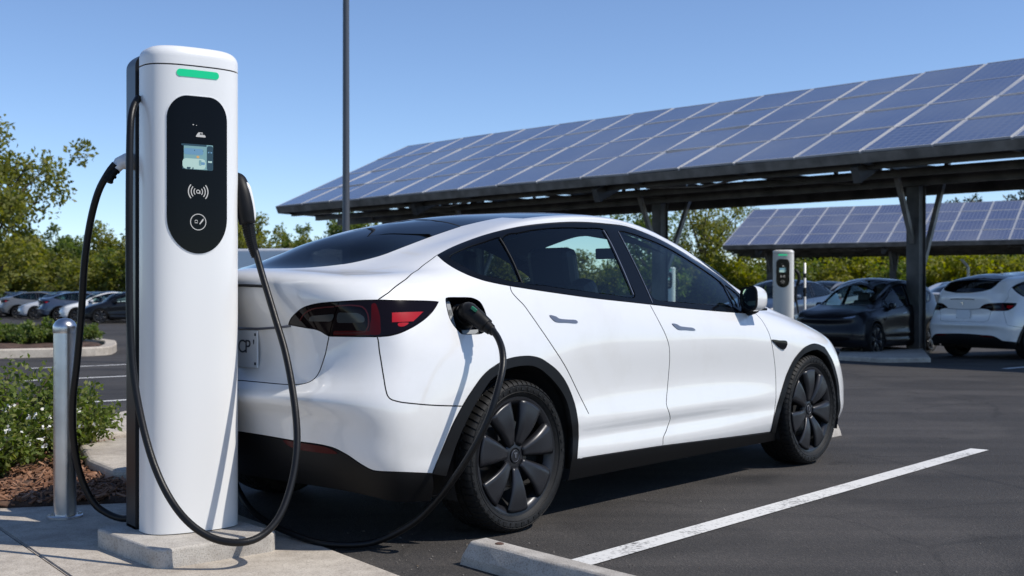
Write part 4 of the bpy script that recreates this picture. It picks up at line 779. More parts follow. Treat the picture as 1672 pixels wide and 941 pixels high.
# ------------------------------------------------------------------ charger
def make_charger():
    root=empty('charging_station')
    s=1.024; A=.205*s; Bd_=.13*s; b0=-.02*s; z0=.0; Z1=1.993; Z2=2.082
    def front(a): return b0+Bd_*np.maximum(0,1-np.abs(a/A)**2.8)**(1/2.8)
    na=64
    th=np.linspace(PI,0,na+1); ex=2/2.8
    prof=[(A*math.copysign(abs(math.cos(t))**ex,math.cos(t)),b0+Bd_*abs(math.sin(t))**ex) for t in th]      # left to right round the front
    prof=[(-A,b0-.028)]+prof+[(A,b0-.028)]
    def col(name,prof,z0,z1,m,parent,cap=True,rnd=0,top_r=0):
        rows=[]
        zs=[(z0,1.)]+[(z1-top_r,1.)] if top_r else [(z0,1.),(z1,1.)]
        P=np.array(prof); cen=np.array([0,-.03])
        if top_r:
            for k in range(1,9):
                a=PI/2*k/8; zs.append((z1-top_r+top_r*math.sin(a),1-(1-math.cos(a))*top_r/.2))
        V=[];k=len(P)
        for z,f in zs:
            q=cen+(P-cen)*f; V+= [(x,y,z) for x,y in q]
        Fs=[(i*k+j,(i*k+(j+1)%k),(i+1)*k+(j+1)%k,(i+1)*k+j) for i in range(len(zs)-1) for j in range(k)]
        Fs+=[tuple((len(zs)-1)*k+j for j in range(k)),tuple(range(k))[::-1]]
        ar=sum(P[i][0]*P[(i+1)%k][1]-P[(i+1)%k][0]*P[i][1] for i in range(k))
        if ar<0: Fs=[f[::-1] for f in Fs]
        return MB().add(V,Fs).build(name,m,parent,auto=R(32))
    sh=col('front_shell',prof,.004,Z1,M['shell'],root)
    col('top_cap',prof,Z1+.006,Z2,M['shell'],root,top_r=.05)
    inner=[(x*.97,y*.97) for x,y in prof]; col('cap_joint',inner,Z1-.01,Z1+.012,M['inside'],root)
    # black rear housing with rounded back corners and a vertical cable recess at each side
    hb=[]; W=.203*s; D0=b0-.030; D1=-.265*s; r=.055
    for cx,cy,a0 in ((W-r,D1+r,-90),(-W+r,D1+r,180)):
        seg=[(cx+r*math.cos(R(a0+t)),cy+r*math.sin(R(a0+t))) for t in (np.linspace(90,0,8) if a0==-90 else np.linspace(90,0,8))]
        hb+=seg
    hb=[(W,D0-.055),(W,D1+r)]+[(W-r+r*math.cos(R(t)),D1+r+r*math.sin(R(t))) for t in np.linspace(0,-90,9)]+[(-W+r+r*math.cos(R(t)),D1+r+r*math.sin(R(t))) for t in np.linspace(-90,-180,9)]+[(-W,D0-.055),(-W+.03,D0-.05),(-W+.03,D0),(W-.03,D0),(W-.03,D0-.05)]
    rh=col('rear_housing',hb,.0,Z2-.012,M['charger_dark'],root,top_r=.06)
    # details on the curved front: (a,z) -> surface
    def fmap(p):
        a,z=-(p[:,0]-.021),p[:,1]+.029; e=1e-4; P=np.stack([a,front(a),z],1); ta=np.stack([np.full_like(a,1.),(front(a+e)-front(a-e))/(2*e),0*a],1); tz=np.tile([0,0,1.],(len(a),1))
        n=np.cross(ta,tz)*-1; n/=np.linalg.norm(n,axis=1)[:,None]; n=np.where(n[:,1:2]<0,-n,n); return P,ta,tz,n
    def inlay(name,loop,m,parent,off=.002,fl=.004,cell=.03):
        V,Nn,Fs=sheet([np.array(loop)],fmap,(1,1),cell,off,0,fl); return mesh(name,V,Fs,m,parent,True,Nn)
    def rrect(cx,cz,hw,hh,r,n=8):
        o=[]
        for sx,sz,a0 in ((1,1,0),(-1,1,90),(-1,-1,180),(1,-1,270)):
            o+=[(cx+sx*(hw-r)+r*math.cos(R(a0+t)),cz+sz*(hh-r)+r*math.sin(R(a0+t))) for t in np.linspace(0,90,n)]
        B=[]
        for i in range(len(o)):
            p,q=np.array(o[i]),np.array(o[(i+1)%len(o)]); k=max(1,int(np.linalg.norm(q-p)/.02)); B+=[tuple(p+(q-p)*t/k) for t in range(k)]
        return B
    zc=1.485; o_=.0
    pts=[]  # the panel: flatter top corners, half-round foot
    hw=.132; top=1.838; bot=1.165
    for sx,cz,rx,rz,a0,a1 in ((1,top-.10,.085,.10,0,90),(-1,top-.10,.085,.10,90,180),(-1,bot+.155,hw,.155,180,270),(1,bot+.155,hw,.155,270,360)):
        cx=sx*(hw-rx); pts+=[(cx+rx*math.cos(R(t)),cz+rz*math.sin(R(t))) for t in np.linspace(a0,a1,14)]
    B=[]
    for i in range(len(pts)):
        p,q=np.array(pts[i]),np.array(pts[(i+1)%len(pts)]); Ld=np.linalg.norm(q-p)
        if Ld<1e-5: continue
        k=max(1,int(Ld/.025)); B+=[tuple(p+(q-p)*t/k) for t in range(k)]
    cx0=.012; B=[(p[0]+cx0,p[1]) for p in B]
    rim_=[(cx0+(p[0]-cx0)*1.035,1.5+(p[1]-1.5)*1.012) for p in B]
    inlay('panel_bezel',rim_,M['shell'],root,.0015,.003)
    pan=inlay('display_panel',B,M['screen_black'],root,.0035,.004)
    led=inlay('status_light',rrect(.012,1.934,.093,.0155,.0150),M['led'],root,.003,.004)
    # screen and its picture
    sc_=inlay('screen',rrect(.012,1.578,.064,.054,.004,3),M['scr_bg'],pan,.0050,.002)
    def g(loop,m,name='screen_graphic',off=.0060): return inlay(name,loop,m,pan,off,.0004)
    for cx,cz,hx,hz,m in ((.062,1.575,.014,.053,'scr_dark'),(-.008,1.628,.055,.004,'scr_dark'),(-.010,1.6,.042,.013,'scr_blue'),(-.008,1.548,.050,.022,'scr_lite'),(.012,1.605,.020,.003,'scr_dark'),(.008,1.578,.006,.005,'scr_warm'),(-.035,1.529,.024,.0045,'scr_dark'),(.030,1.551,.009,.006,'scr_blue'),(.018,1.553,.006,.012,'scr_bg'),(.062,1.600,.009,.003,'scr_blue'),(.062,1.560,.009,.004,'scr_lite')):
        g(rrect(cx,cz,hx,hz,min(hx,hz)*.6,3),M[m])
    # small car symbol
    g([(.0,1.668),(.0,1.664),(.042,1.664),(.042,1.670),(.034,1.676),(.028,1.684),(.012,1.684),(.006,1.678)],M['icon'],'car_symbol',.0052)
    for q in range(3): g([(.016+.007*q,1.6735),(.021+.007*q,1.6735),(.022+.006*q,1.681),(.018+.006*q,1.681)],M['screen_black'],'car_symbol',.0058)
    g(rrect(-.012,1.715,.003,.002,.0015,3),M['icon'],'car_symbol',.0052); g(rrect(.002,1.713,.002,.0012,.001,3),M['icon'],'car_symbol',.0052)
    # contactless symbol: arcs left and right
    def arc(cx,cz,r,a0,a1,w):
        t=np.linspace(R(a0),R(a1),12); return [(cx+(r+w)*math.cos(a),cz+(r+w)*math.sin(a)) for a in t]+[(cx+(r-w)*math.cos(a),cz+(r-w)*math.sin(a)) for a in t[::-1]]
    for r,w in ((.019,.0018),(.031,.002),(.043,.0022)):
        g(arc(.010,1.430,r,-42,42,w),M['icon'],'contactless_symbol',.0052); g(arc(.010,1.430,r,138,222,w),M['icon'],'contactless_symbol',.0052)
    g(arc(.009,1.430,.007,20,330,.0016),M['icon'],'contactless_symbol',.0052); g(rrect(.017,1.4275,.002,.007,.0015,3),M['icon'],'contactless_symbol',.0052)
    # card button: ring with a tick and a small square
    g(arc(.010,1.300,.034,0,180,.0016),M['icon'],'button_symbol',.0052); g(arc(.010,1.300,.034,180,360,.0016),M['icon'],'button_symbol',.0052)
    g([(.014,1.292),(.018,1.290),(.032,1.306),(.034,1.316),(.028,1.312)],M['icon'],'button_symbol',.0052)
    g(arc(.001,1.302,.006,0,180,.0013),M['icon'],'button_symbol',.0052); g(rrect(.001,1.2965,.007,.0014,.001,3),M['icon'],'button_symbol',.0052)
    # anchor plate and bolts at the foot
    f=MB(); f.prism([(x*1.0,y) for x,y in hb],-.001,.012); f.build('foot_plate',M['charger_dark'],root)
    # left cable outlet
    out=MB(); c=np.array([W+.008,-.17,1.60]); out.tube([c+[-.03,0,.0],c+[.01,0,.0],c+[.04,0,-.012],c+[.062,0,-.042]],[.038,.036,.029,.021],16); out.build('cable_outlet',M['shell'],root,smooth=False,auto=R(40))
    ol=MB(); ol.tube([c+[.050,0,-.026],c+[.075,0,-.060],c+[.090,0,-.095]],[.021,.020,.018],14)
    for k in range(3):
        q=c+[.058+.014*k,0,-.038-.022*k]; ol.tube([q,q+[.004,0,-.006]],[.0235,.0235],14)
    ol.build('strain_relief',M['plastic'],root)
    # right-hand holster plate
    hs=MB(); hs.box((-W-.012,-.08,1.50),(.016,.05,.10),bev=.012); hs.build('holster',M['charger_dark'],root)
    return root
ce1=np.array([.81,.585,0]);ce1/=np.linalg.norm(ce1); CRZ=math.atan2(ce1[1],ce1[0])-0.0
charger=make_charger(); cc=np.array([-1.402,5.253,.095]); charger.location=tuple(cc)
# local +y is the face: turn so that it looks towards the lens and a little right
charger.rotation_euler=(0,0,CRZ+PI)
charger['label']='tall white charging pillar with black screen panel and three black cables, nearest the camera'; charger['category']='charger'; charger['group']='charging stations'

CH=Matrix.Translation(Vector(cc))@Matrix.Rotation(CRZ+PI,4,'Z')
def hang(o): o.parent=charger; o.matrix_parent_inverse=CH.inverted(); return o
# plinth under the charger
pb=bmesh.new(); pq=[(-1.388,4.778),(-1.014,5.191),(-1.44,5.665),(-1.814,5.252)]
pm=MB(); pc0=np.mean(pq,0); ax=np.array(pq[0])-np.array(pq[3]); ay=np.array(pq[2])-np.array(pq[3]); lx=np.linalg.norm(ax);ly=np.linalg.norm(ay)
rotp=np.eye(3); rotp[:2,0]=ax/lx; rotp[:2,1]=np.array([-ax[1],ax[0]])/lx
plo=MB().box((0,0,.0475),(lx/2,ly/2,.0475)).build('charger_plinth',M['concrete2'])
bmp=bmesh.new(); bmp.from_mesh(plo.data); ve=[e for e in bmp.edges if abs((e.verts[0].co-e.verts[1].co).z)>.05]
bmesh.ops.bevel(bmp,geom=ve,offset=.06,segments=6,affect='EDGES',profile=.5); te=[e for e in bmp.edges if all(v.co.z>.09 for v in e.verts)]
bmesh.ops.bevel(bmp,geom=te,offset=.012,segments=3,affect='EDGES',profile=.5); bmp.to_mesh(plo.data); bmp.free()
plo.location=(pc0[0],pc0[1],.0); plo.rotation_euler=(0,0,math.atan2(ax[1],ax[0])); tag(plo,'rounded concrete block carrying the tall charging pillar','plinth')
def cable(name,pts,r,m=None,label=None):
    P=spline([at3(*p) for p in pts],.025); o=MB().tube(P,r,14).build(name,m or M['cable'],None,auto=R(60)); hang(o)
    if label: o['label']=label
    return o,P
cA,_=cable('charging_cable',[(188,268,5.22),(176,284,5.22),(160,315,5.23),(147,365,5.25),(138,430,5.27),(133,510,5.30),(126,590,5.33),(119,655,5.36),(120,715,5.40),(131,775,5.44),(152,820,5.46),(176,839,5.46),(200,847,5.44),(222,845,5.42)],.0156,label='cable looping from the left outlet down past the steel bollard')
cB,_=cable('charging_cable',[(226,160,5.16),(217,178,5.10),(212.5,215,5.06),(211,320,5.03),(211,420,5.03),(212,520,5.02),(218,610,4.99),(232,690,4.95),(252,760,4.90),(278,815,4.85),(310,855,4.80),(350,880,4.79),(395,886,4.80),(430,873,4.85),(458,840,4.91),(477,785,4.98),(485,725,5.04),(481,660,5.10),(467,580,5.18),(448,515,5.26),(430,455,5.32),(417,410,5.35)],.0152,label='cable hanging across the front of the pillar up to the holstered plug')
# holstered plug: body with a white rear strip, neck rings
pts=spline([at3(384,288,5.40),at3(389,295,5.38),at3(395,313,5.36),at3(400,338,5.35),at3(404,366,5.35)],.012)
rr=np.interp(np.linspace(0,1,len(pts)),[0,.15,.4,.8,1],[.020,.036,.040,.039,.036]); 
hp=MB().tube(pts,rr,18); hpo=hp.build('plug',M['plastic'],None,smooth=True); hang(hpo)
bt=MB(); pts=spline([at3(404,360,5.35),at3(408,385,5.35),at3(413,405,5.35),at3(418,420,5.35)],.01)
for i,p in enumerate(pts[:-1]): 
    rrr=.030-.012*i/len(pts); bt.tube([p,p+(pts[i+1]-p)*.72],[rrr,rrr*.985],14)
bt.tube(pts,[.026-.011*i/(len(pts)-1) for i in range(len(pts))],12); bto=bt.build('strain_relief',M['plastic'],None); bto.parent=hpo
ws=MB(); wp=spline([at3(398,294,5.37),at3(405,306,5.355),at3(411,330,5.35),at3(414,352,5.35),at3(414,368,5.35)],.01); ws.tube(wp,np.interp(np.linspace(0,1,len(wp)),[0,.2,.8,1],[.004,.012,.011,.003]),10); wso=ws.build('plug_back',M['shell'],None,smooth=True); wso.parent=hpo
# cable to the car
port=O+0; 
def carpt(x,y,z): return lot(x,y,z)
pP,_,_,pN=smap(np.array(UV['port'],float)); pc1=pP.mean(0); pn1=pN.mean(0); pn1/=np.linalg.norm(pn1)
pw0=lot(*(pc1-pn1*.06)); pwn=pn1[0]*d+pn1[1]*l+np.array([0,0,pn1[2]])
pe=at3(806,541,5.33)
cC,_=cable('charging_cable',[(379,770,5.70),(388,798,5.66),(408,830,5.58),(440,855,5.50),(478,872,5.40),(520,886,5.27),(565,890,5.24),(608,886,5.25),(650,869,5.23),(690,842,5.20),(730,797,5.14),(770,738,5.09),(797,685,5.08),(813,635,5.11),(821,598,5.16),(820,572,5.22),(813,552,5.29),(804,539,5.33)],.0150,label='cable lying on the ground and rising to the plug in the white car')
a0=pw0+d*.0; 
pp=spline([pw0+pwn*.0+np.array([0,0,.0]),pw0+pwn*.055+np.array([0,0,.004]),at3(766,510,5.395),at3(783,523,5.365),at3(795,533,5.35)],.008)
rr=np.interp(np.linspace(0,1,len(pp)),[0,.25,.45,.75,1],[.058,.056,.044,.038,.034])
pg=MB().tube(pp,rr,20).build('plug',M['plastic'],None,smooth=True); hang(pg)
ring=MB(); 
qa=at3(789,528.5,5.357);qb=at3(799,536.5,5.342);qc=at3(806,543,5.327); dv=(qb-qa)/np.linalg.norm(qb-qa)
ring.tube([qa,qa+dv*.012],[.0355,.035],18); ring.tube([qa+dv*.012,qb],[.029,.027],18); ring.tube([qb,qb+dv*.010],[.0265,.0255],18); ring.tube([qb+dv*.010,qc],[.022,.018],18); ro=ring.build('strain_relief',M['plastic'],None,auto=R(40)); ro.parent=pg
gd=MB(); gt=at3(774,505,5.343); gd.box(gt,(.016,.004,.007),np.stack([dv,np.cross([0,0,1],dv)/np.linalg.norm(np.cross([0,0,1],dv)),np.cross(dv,np.cross([0,0,1],dv))/np.linalg.norm(np.cross([0,0,1],dv))],1),bev=.002); go=gd.build('plug_light',simple('green_mark',(.01,.20,.10),.4),None); go.parent=pg
sk=MB().tube([pw0-pwn*.01,pw0+pwn*.018],[.068,.066],24).build('charge_socket',M['plastic'],None); sk.parent=car; sk.matrix_parent_inverse=(Matrix.Translation(Vector(O))@Matrix.Rotation(TH,4,'Z')).inverted()
# ------------------------------------------------------------------ bollard
bo=empty('bollard',at(106,5.93,.016),0,label='brushed steel bollard with domed cap between the shrub and the charger',cat='bollard')
MB().lathe([(.054,.0),(.054,.905),(.0535,.912)],48,'z').build('post',M['steel'],bo,auto=R(40))
MB().lathe([(.0555,.906),(.0565,.910),(.0565,.935),(.055,.945),(.045,.962),(.028,.975),(.0,.981)],48,'z').build('cap',M['steel'],bo,auto=R(40))
fl=MB().lathe([(.0,.0),(.085,.0),(.085,.010),(.082,.012),(.055,.012)],40,'z')
for k in range(4): a=PI/2*k+.5; fl.lathe([(.009,.012),(.009,.02),(0,.021)],6,'z',(.071*math.cos(a),.071*math.sin(a),0))
fl.build('base_flange',M['steel'],bo,auto=R(35))
# ------------------------------------------------------------------ planting bed with mulch, kerb pieces
bed=[tuple((E2+Bd*.02)[:2]),tuple(Bf),(-9.5,7.0),(-9.0,14.0),(-4.2,11.6),(-3.3,10.2),(-2.55,8.3)]
def lumpy(name,poly,z,amp,m,res=.12,seed=3):
    p=np.array(poly); lo=p.min(0);hi=p.max(0); g=np.stack(np.meshgrid(np.arange(lo[0],hi[0],res),np.arange(lo[1],hi[1],res)),-1).reshape(-1,2); g=g[inpoly(g,[p])]
    k=len(p); r=np.random.default_rng(seed); g=g+r.uniform(-.3,.3,g.shape)*res
    vs,_,fs,_,_,_=delaunay_2d_cdt([Vector(q) for q in np.concatenate([p,g])],[(i,(i+1)%k) for i in range(k)],[],1,1e-6)
    V=[(v.x,v.y,z+(r.uniform(0,amp) if i>=k else -.01)) for i,v in enumerate(vs)]
    o=mesh(name,V,fs,m,smooth=True)
    return o
tag(lumpy('planting_soil',bed,.012,.05,M['soil']),kind='structure')
cp=rng.uniform([-5.2,5.4],[-1.9,11.2],(26000,2)); cp=cp[inpoly(cp,[np.array(bed)])]; 
def chips(name,P,z,m,s=1.):
    n=len(P); a=rng.uniform(0,2*PI,n); t=rng.normal(0,.35,n); L_=rng.uniform(.012,.042,n)*s; w=rng.uniform(.003,.009,n)*s
    ux=np.stack([np.cos(a)*np.cos(t),np.sin(a)*np.cos(t),np.sin(t)],1); uy=np.stack([-np.sin(a),np.cos(a),rng.normal(0,.3,n)],1); uz=np.cross(ux,uy); h=w*.5
    C0=np.stack([P[:,0],P[:,1],z+rng.uniform(0,.035,n)],1); V=np.empty((n,8,3))
    for k,(sx,sy,sz) in enumerate([(-1,-1,-1),(1,-1,-1),(1,1,-1),(-1,1,-1),(-1,-1,1),(1,-1,1),(1,1,1),(-1,1,1)]):
        V[:,k]=C0+ux*(sx*L_*(1 if sy>0 else .8))[:,None]+uy*(sy*w)[:,None]+uz*(sz*h)[:,None]
    Fq=np.array([(0,3,2,1),(4,5,6,7),(0,1,5,4),(1,2,6,5),(2,3,7,6),(3,0,4,7)]); Fs=(np.arange(n)[:,None,None]*8+Fq).reshape(-1,4)
    return mesh(name,V.reshape(-1,3),Fs,m)
tag(chips('mulch',cp,.03,M['chip']),kind='stuff')
def kerb_block(name,poly,h,label,group='pale kerb slabs beside the planting bed'):
    bm=bmesh.new(); vs=[bm.verts.new((p[0],p[1],0)) for p in poly]; f=bm.faces.new(vs); f.normal_update()
    if f.normal.z>0: f.normal_flip()
    r=bmesh.ops.extrude_face_region(bm,geom=[f])
    for v in [x for x in r['geom'] if isinstance(x,bmesh.types.BMVert)]: v.co.z=h
    bmesh.ops.recalc_face_normals(bm,faces=bm.faces)
    bmesh.ops.bevel(bm,geom=[e for e in bm.edges if any(v.co.z>h*.5 for v in e.verts)],offset=.03,segments=3,affect='EDGES',profile=.5)
    me=bpy.data.meshes.new(name); bm.to_mesh(me); bm.free(); me.materials.append(M['concrete']); o=link(bpy.data.objects.new(name,me))
    return tag(o,label,'kerb',group)
def gp(px,py,z=0.): 
    t=(z-EYE)/((HY-py)/F); return ((px-CX)/F*t,t)
kerb_block('kerb_slab',[gp(122,700,.1),gp(150,684,.1),gp(204,672,.1),gp(262,668,.1),gp(262,704,.1),gp(204,706,.1),gp(150,712,.1)],.11,'pale concrete kerb slab behind the mulch, farther of the two beside the charger')
kerb_block('kerb_slab',[gp(128,728,.1),gp(196,717,.1),gp(262,712,.1),gp(262,772,.1),gp(186,770,.1),gp(143,752,.1)],.11,'pale concrete kerb slab between two patches of mulch, nearer of the two beside the charger')
# far island
isl=[gp(-160,590),gp(0,585),gp(150,581),gp(176,577),gp(180,571),gp(170,567),gp(100,562),gp(-160,556)]
tag(lumpy('island_soil',[gp(-160,586),gp(0,581.5),gp(150,577.5),gp(168,574.5),gp(160,570),gp(100,566),gp(-160,560)],.13,.05,M['soil'],.35,5),kind='structure')
def kerb_ring(name,pts,w,h,label,group=None):
    P=spline([(p[0],p[1],0) for p in pts],.25); T=np.gradient(P,axis=0); T/=np.linalg.norm(T,axis=1)[:,None]; Q=np.cross([0,0,1],T)
    prof=[(-w/2,0),(-w/2,h-.02),(-w/2+.02,h),(w/2-.02,h),(w/2,h-.02),(w/2,0)]; k=len(prof); V=[P[i]+Q[i]*a+np.array([0,0,b]) for i in range(len(P)) for a,b in prof]
    Fs=[(i*k+j,(i+1)*k+j,(i+1)*k+j+1,i*k+j+1) for i in range(len(P)-1) for j in range(k-1)]+[tuple(range(k)),tuple((len(P)-1)*k+j for j in range(k))[::-1]]
    return tag(mesh(name,V,[f[::-1] for f in Fs],M['concrete']),label,'kerb',group)
kerb_ring('island_kerb',isl,.22,.15,'long pale kerb with rounded end round the far shrub island')

# loose grit and dry leaf bits on the tarmac by the pad
gp_=np.concatenate([rng.normal(at(690,5.15)[:2],[.45,.28],(60,2)),rng.normal(at(860,4.75)[:2],[.5,.22],(40,2)),rng.uniform([-.6,4.4],[3.6,9.5],(70,2))])
def stones(name,P,m,lo,hi):
    V=[];Fs=[]
    for x,y in P:
        r=rng.uniform(lo,hi)*rng.uniform(.5,1); b=len(V); a=rng.uniform(0,6)
        for k in range(5): q=a+2*PI*k/5; rr=r*rng.uniform(.7,1.2); V.append((x+rr*math.cos(q),y+rr*math.sin(q),.003)); 
        for k in range(5): q=a+2*PI*k/5; rr=r*rng.uniform(.4,.75); V.append((x+rr*math.cos(q),y+rr*math.sin(q),.003+r*rng.uniform(.5,.9)))
        Fs+=[(b+k,b+(k+1)%5,b+5+(k+1)%5,b+5+k) for k in range(5)]+[tuple(b+5+k for k in range(5))]
    return mesh(name,V,Fs,m)
M['grit']=islandmat('grit',[(.16,.145,.125),(.24,.215,.18),(.09,.08,.07),(.14,.10,.065)],.9)
tag(stones('gravel',gp_,M['grit'],.003,.008),kind='stuff')
# ------------------------------------------------------------------ solar canopies
def make_canopy(name,P0,P1,zl,ncol,pitch,posts,label,tilt=R(24),rows=4,rowp=1.13,deep=.26):
    root=empty(name,(0,0,0),0,label=label,cat='solar canopy',group='solar canopies over the parking bays')
    a=np.array([P1[0]-P0[0],P1[1]-P0[1],0]);a/=np.linalg.norm(a); t=np.array([-a[1],a[0],0]); 
    if t[1]<0: t=-t
    up=np.array([0,0,1.]); sl=t*math.cos(tilt)+up*math.sin(tilt); nz=np.cross(a,sl); nz=nz if nz[2]>0 else -nz
    B=np.array([P0[0],P0[1],zl]); rot=np.stack([a,sl,nz],1); Q=Matrix([[*rot[i]] for i in range(3)]).to_4x4()
    gw,gh=pitch-.045,rowp-.022
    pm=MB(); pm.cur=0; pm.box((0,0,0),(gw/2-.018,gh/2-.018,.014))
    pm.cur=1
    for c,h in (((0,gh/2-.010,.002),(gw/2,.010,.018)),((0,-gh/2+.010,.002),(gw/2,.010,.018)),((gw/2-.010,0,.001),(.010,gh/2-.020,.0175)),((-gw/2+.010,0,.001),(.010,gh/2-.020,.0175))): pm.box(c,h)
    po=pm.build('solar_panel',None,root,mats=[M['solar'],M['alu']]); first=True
    for i in range(ncol):
        for j in range(rows):
            o=po if first else po.copy(); 
            if not first: COL.objects.link(o); o.parent=root
            first=False
            c=B+a*pitch*(i+.5)+sl*rowp*(j+.5)
            jit=Matrix.Rotation(random.uniform(-.014,.014),4,'X')@Matrix.Rotation(random.uniform(-.012,.012),4,'Y')
            o.matrix_local=Matrix.Translation(Vector(c))@Q@jit
    LA=ncol*pitch; W=rows*rowp
    rl=MB()
    for i in range(ncol+1): p=B+a*pitch*i-nz*.01; rl.bar(p+sl*.0,p+sl*W,.035,.035,up=nz)
    rl.build('panel_rail',M['alu'],root)
    pu=MB(); hz=math.cos(tilt)*W
    p=B+sl*.05-nz*.11; pu.bar(p-a*.02,p+a*(LA+.02),.09,.17,up=nz)
    for j in (.26,.5,.74,.985): p=B+sl*W*j-nz*.10; pu.bar(p-a*.02,p+a*(LA+.02),.08,.14,up=nz)
    pu.build('purlin',M['galv'],root)
    # level truss hung below the sloping panels: chords along the roof, ties across it, hangers up to the slope
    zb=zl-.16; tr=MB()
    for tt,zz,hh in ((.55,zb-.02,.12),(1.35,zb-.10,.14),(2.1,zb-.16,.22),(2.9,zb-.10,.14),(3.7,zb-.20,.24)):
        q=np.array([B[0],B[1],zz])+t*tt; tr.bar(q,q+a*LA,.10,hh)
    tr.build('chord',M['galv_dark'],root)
    ti=MB()
    for i in range(0,ncol+1,2):
        q=np.array([B[0],B[1],zb+.03])+a*pitch*i*.998; ti.bar(q+t*.1,q+t*(hz-.2)+up*-.12,.07,.10)
        q2=q+a*pitch*.9; ti.bar(q+t*.5,q2+t*3.6-up*.1,.045,.06) if i<ncol-1 else None
    rj=random.Random(ncol)
    for i in range(ncol):
        q=np.array([B[0],B[1],zb])+a*pitch*(i+rj.random()); s0=rj.uniform(.6,2.4); ti.bar(q+t*s0-up*.03,q+t*(s0+rj.uniform(.7,1.4))+a*rj.uniform(-1.4,1.4)-up*rj.uniform(.1,.26),.045,.05)
    for i in range(1,ncol+1,4):
        q=np.array([B[0],B[1],zb])+a*pitch*i; 
        for tt in (1.35,2.9,3.7): ti.bar(q+t*tt-up*.1,q+t*(tt+.001)+up*(tt*math.tan(tilt)+.02),.06,.06,up=t)
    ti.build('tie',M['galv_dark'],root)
    for i in range(1,ncol,3):
        lt=MB()
        q=np.array([B[0],B[1],zb-.05])+a*pitch*(i+.2)+t*(.9+.8*(i%2)); lt.box(q,(.42,.05,.035),np.stack([a*.9+t*.43,t*.9-a*.43,up],1)); lt.tube([q-a*.6+up*.05,q-a*.2-up*.02,q+a*.9-up*.06,q+a*2.+up*.04],.018,6)
        lt.build('junction_box',M['galv_light'],root)
    zr=lambda tt: zl+tt*math.tan(tilt)
    for s in posts:
        c=B+a*s+t*(W*.5*math.cos(tilt)); top=zr(W*.5*math.cos(tilt))-.5
        o=MB(); o.box((c[0],c[1],top/2),(.11,.09,top/2),np.stack([t,a,up],1)); 
        for sg in (-1,1): o.box((c[0]+t[0]*.118*sg,c[1]+t[1]*.118*sg,top/2),(.008,.125,top/2),np.stack([t,a,up],1))
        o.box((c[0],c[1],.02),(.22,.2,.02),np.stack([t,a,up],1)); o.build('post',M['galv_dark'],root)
        o=MB(); p=c*[1,1,0]+up*(top+.05); ft=W*.5*math.cos(tilt)
        o.bar(p-t*(ft-.25)+up*(-(ft-.25)*math.tan(tilt)-.02),p+t*(ft-.25)+up*((ft-.25)*math.tan(tilt)-.02),.14,.28); o.build('rafter',M['galv_dark'],root)
        o=MB()
        for t0,z0,t1 in ((.12,1.35,1.75),(-.12,2.0,-.85)):
            e=p+t*t1+up*(t1*math.tan(tilt)-.15); o.bar(c*[1,1,0]+up*z0+t*t0,e,.085,.085)
        o.build('brace',M['galv_light'] if 0 else M['galv'],root)
    return root
c1=make_canopy('solar_canopy',(-6.53,33.27),(7.10,18.76),3.448,21,1.288,(5.79,11.79,17.8,24.0),rowp=1.266,label='large solar canopy on steel posts rising above the white hatchback')
c2=make_canopy('solar_canopy',at(1180,54.),at(1672,47.6),3.15,18,1.2,(1.5,7.0,12.5,18.),label='small distant solar canopy seen under the nearer one, over dark cars')
# ------------------------------------------------------------------ lamp pole
lp_=empty('lamp_post',at(565,18.),0,label='slender dark grey lamp pole rising behind the rear window of the white car',cat='lamp post')
MB().lathe([(.20,0),(.20,.03),(.085,.03),(.075,.2),(.062,.25),(.052,3.),(.047,6.),(.042,9.0),(0,9.0)],20,'z').build('pole',M['pole'],lp_,auto=R(40))
hd=MB(); hd.bar((0,0,8.9),(.9,-.6,9.05),.06,.05); hd.box((1.05,-.7,9.05),(.32,.13,.05),np.array([[.83,.55,0],[-.55,.83,0],[0,0,1]]),bev=.02); hd.build('lamp_head',M['pole'],lp_)
# ------------------------------------------------------------------ parked cars
def recolor(o,m):
    for s in o.material_slots:
        if s.material==M['white']: s.link='OBJECT'; s.material=m
    for c in o.children: recolor(c,m)
FLAP=[o for o in suv.children if o.name.split('.')[0]=='port_flap'][0]
FLAP_HERO=panel('port_flap',[loopc('port')],M['white'],None,gap=.002); FLAP=bpy.data.objects.new('port_flap',FLAP_HERO.data); bpy.data.objects.remove(FLAP_HERO)
def park(px,D,heading,m,label,sc=.87,group='cars parked under the solar canopy',z=0.,stretch=(1,1,1),centre=1.4,src=None):
    c=src if src is suv and 'label' not in suv else copy_tree(src or car); c.matrix_parent_inverse=Matrix()
    rz=heading; p=at(px,D,z); off=np.array([math.cos(rz),math.sin(rz),0])*centre*sc*stretch[0]
    c.location=tuple(p-off); c.rotation_euler=(0,0,rz); c.scale=(sc*stretch[0],sc*stretch[1],sc*stretch[2])
    c['label']=label; c['category']='car'; c['group']=group
    def kill(o):
        for g in list(o.children): kill(g)
        bpy.data.objects.remove(o)
    def strip(o):
        for ch in list(o.children):
            if ch.name.split('.')[0] in ('charge_socket','plate_letter','charge_port'): kill(ch); continue
            strip(ch)
    strip(c)
    if src is None: link(bpy.data.objects.new('port_flap',FLAP.data),c)
    if m is not None: recolor(c,m)
    return c
AX=math.atan2(.655,.755)  # not used for headings of hero
park(1372,21.3,TH+PI-R(4),M['dark'],'black crossover parked nose towards us beside the steel canopy post',.80,centre=2.9,stretch=(.88,.95,1.0),src=suv)
wsuv=copy_tree(suv)
def setpaint(o,m):
    for q in o.material_slots:
        if q.material==M['dark']: q.link='OBJECT'; q.material=m
    for c in o.children: setpaint(c,m)
setpaint(wsuv,M['white'])
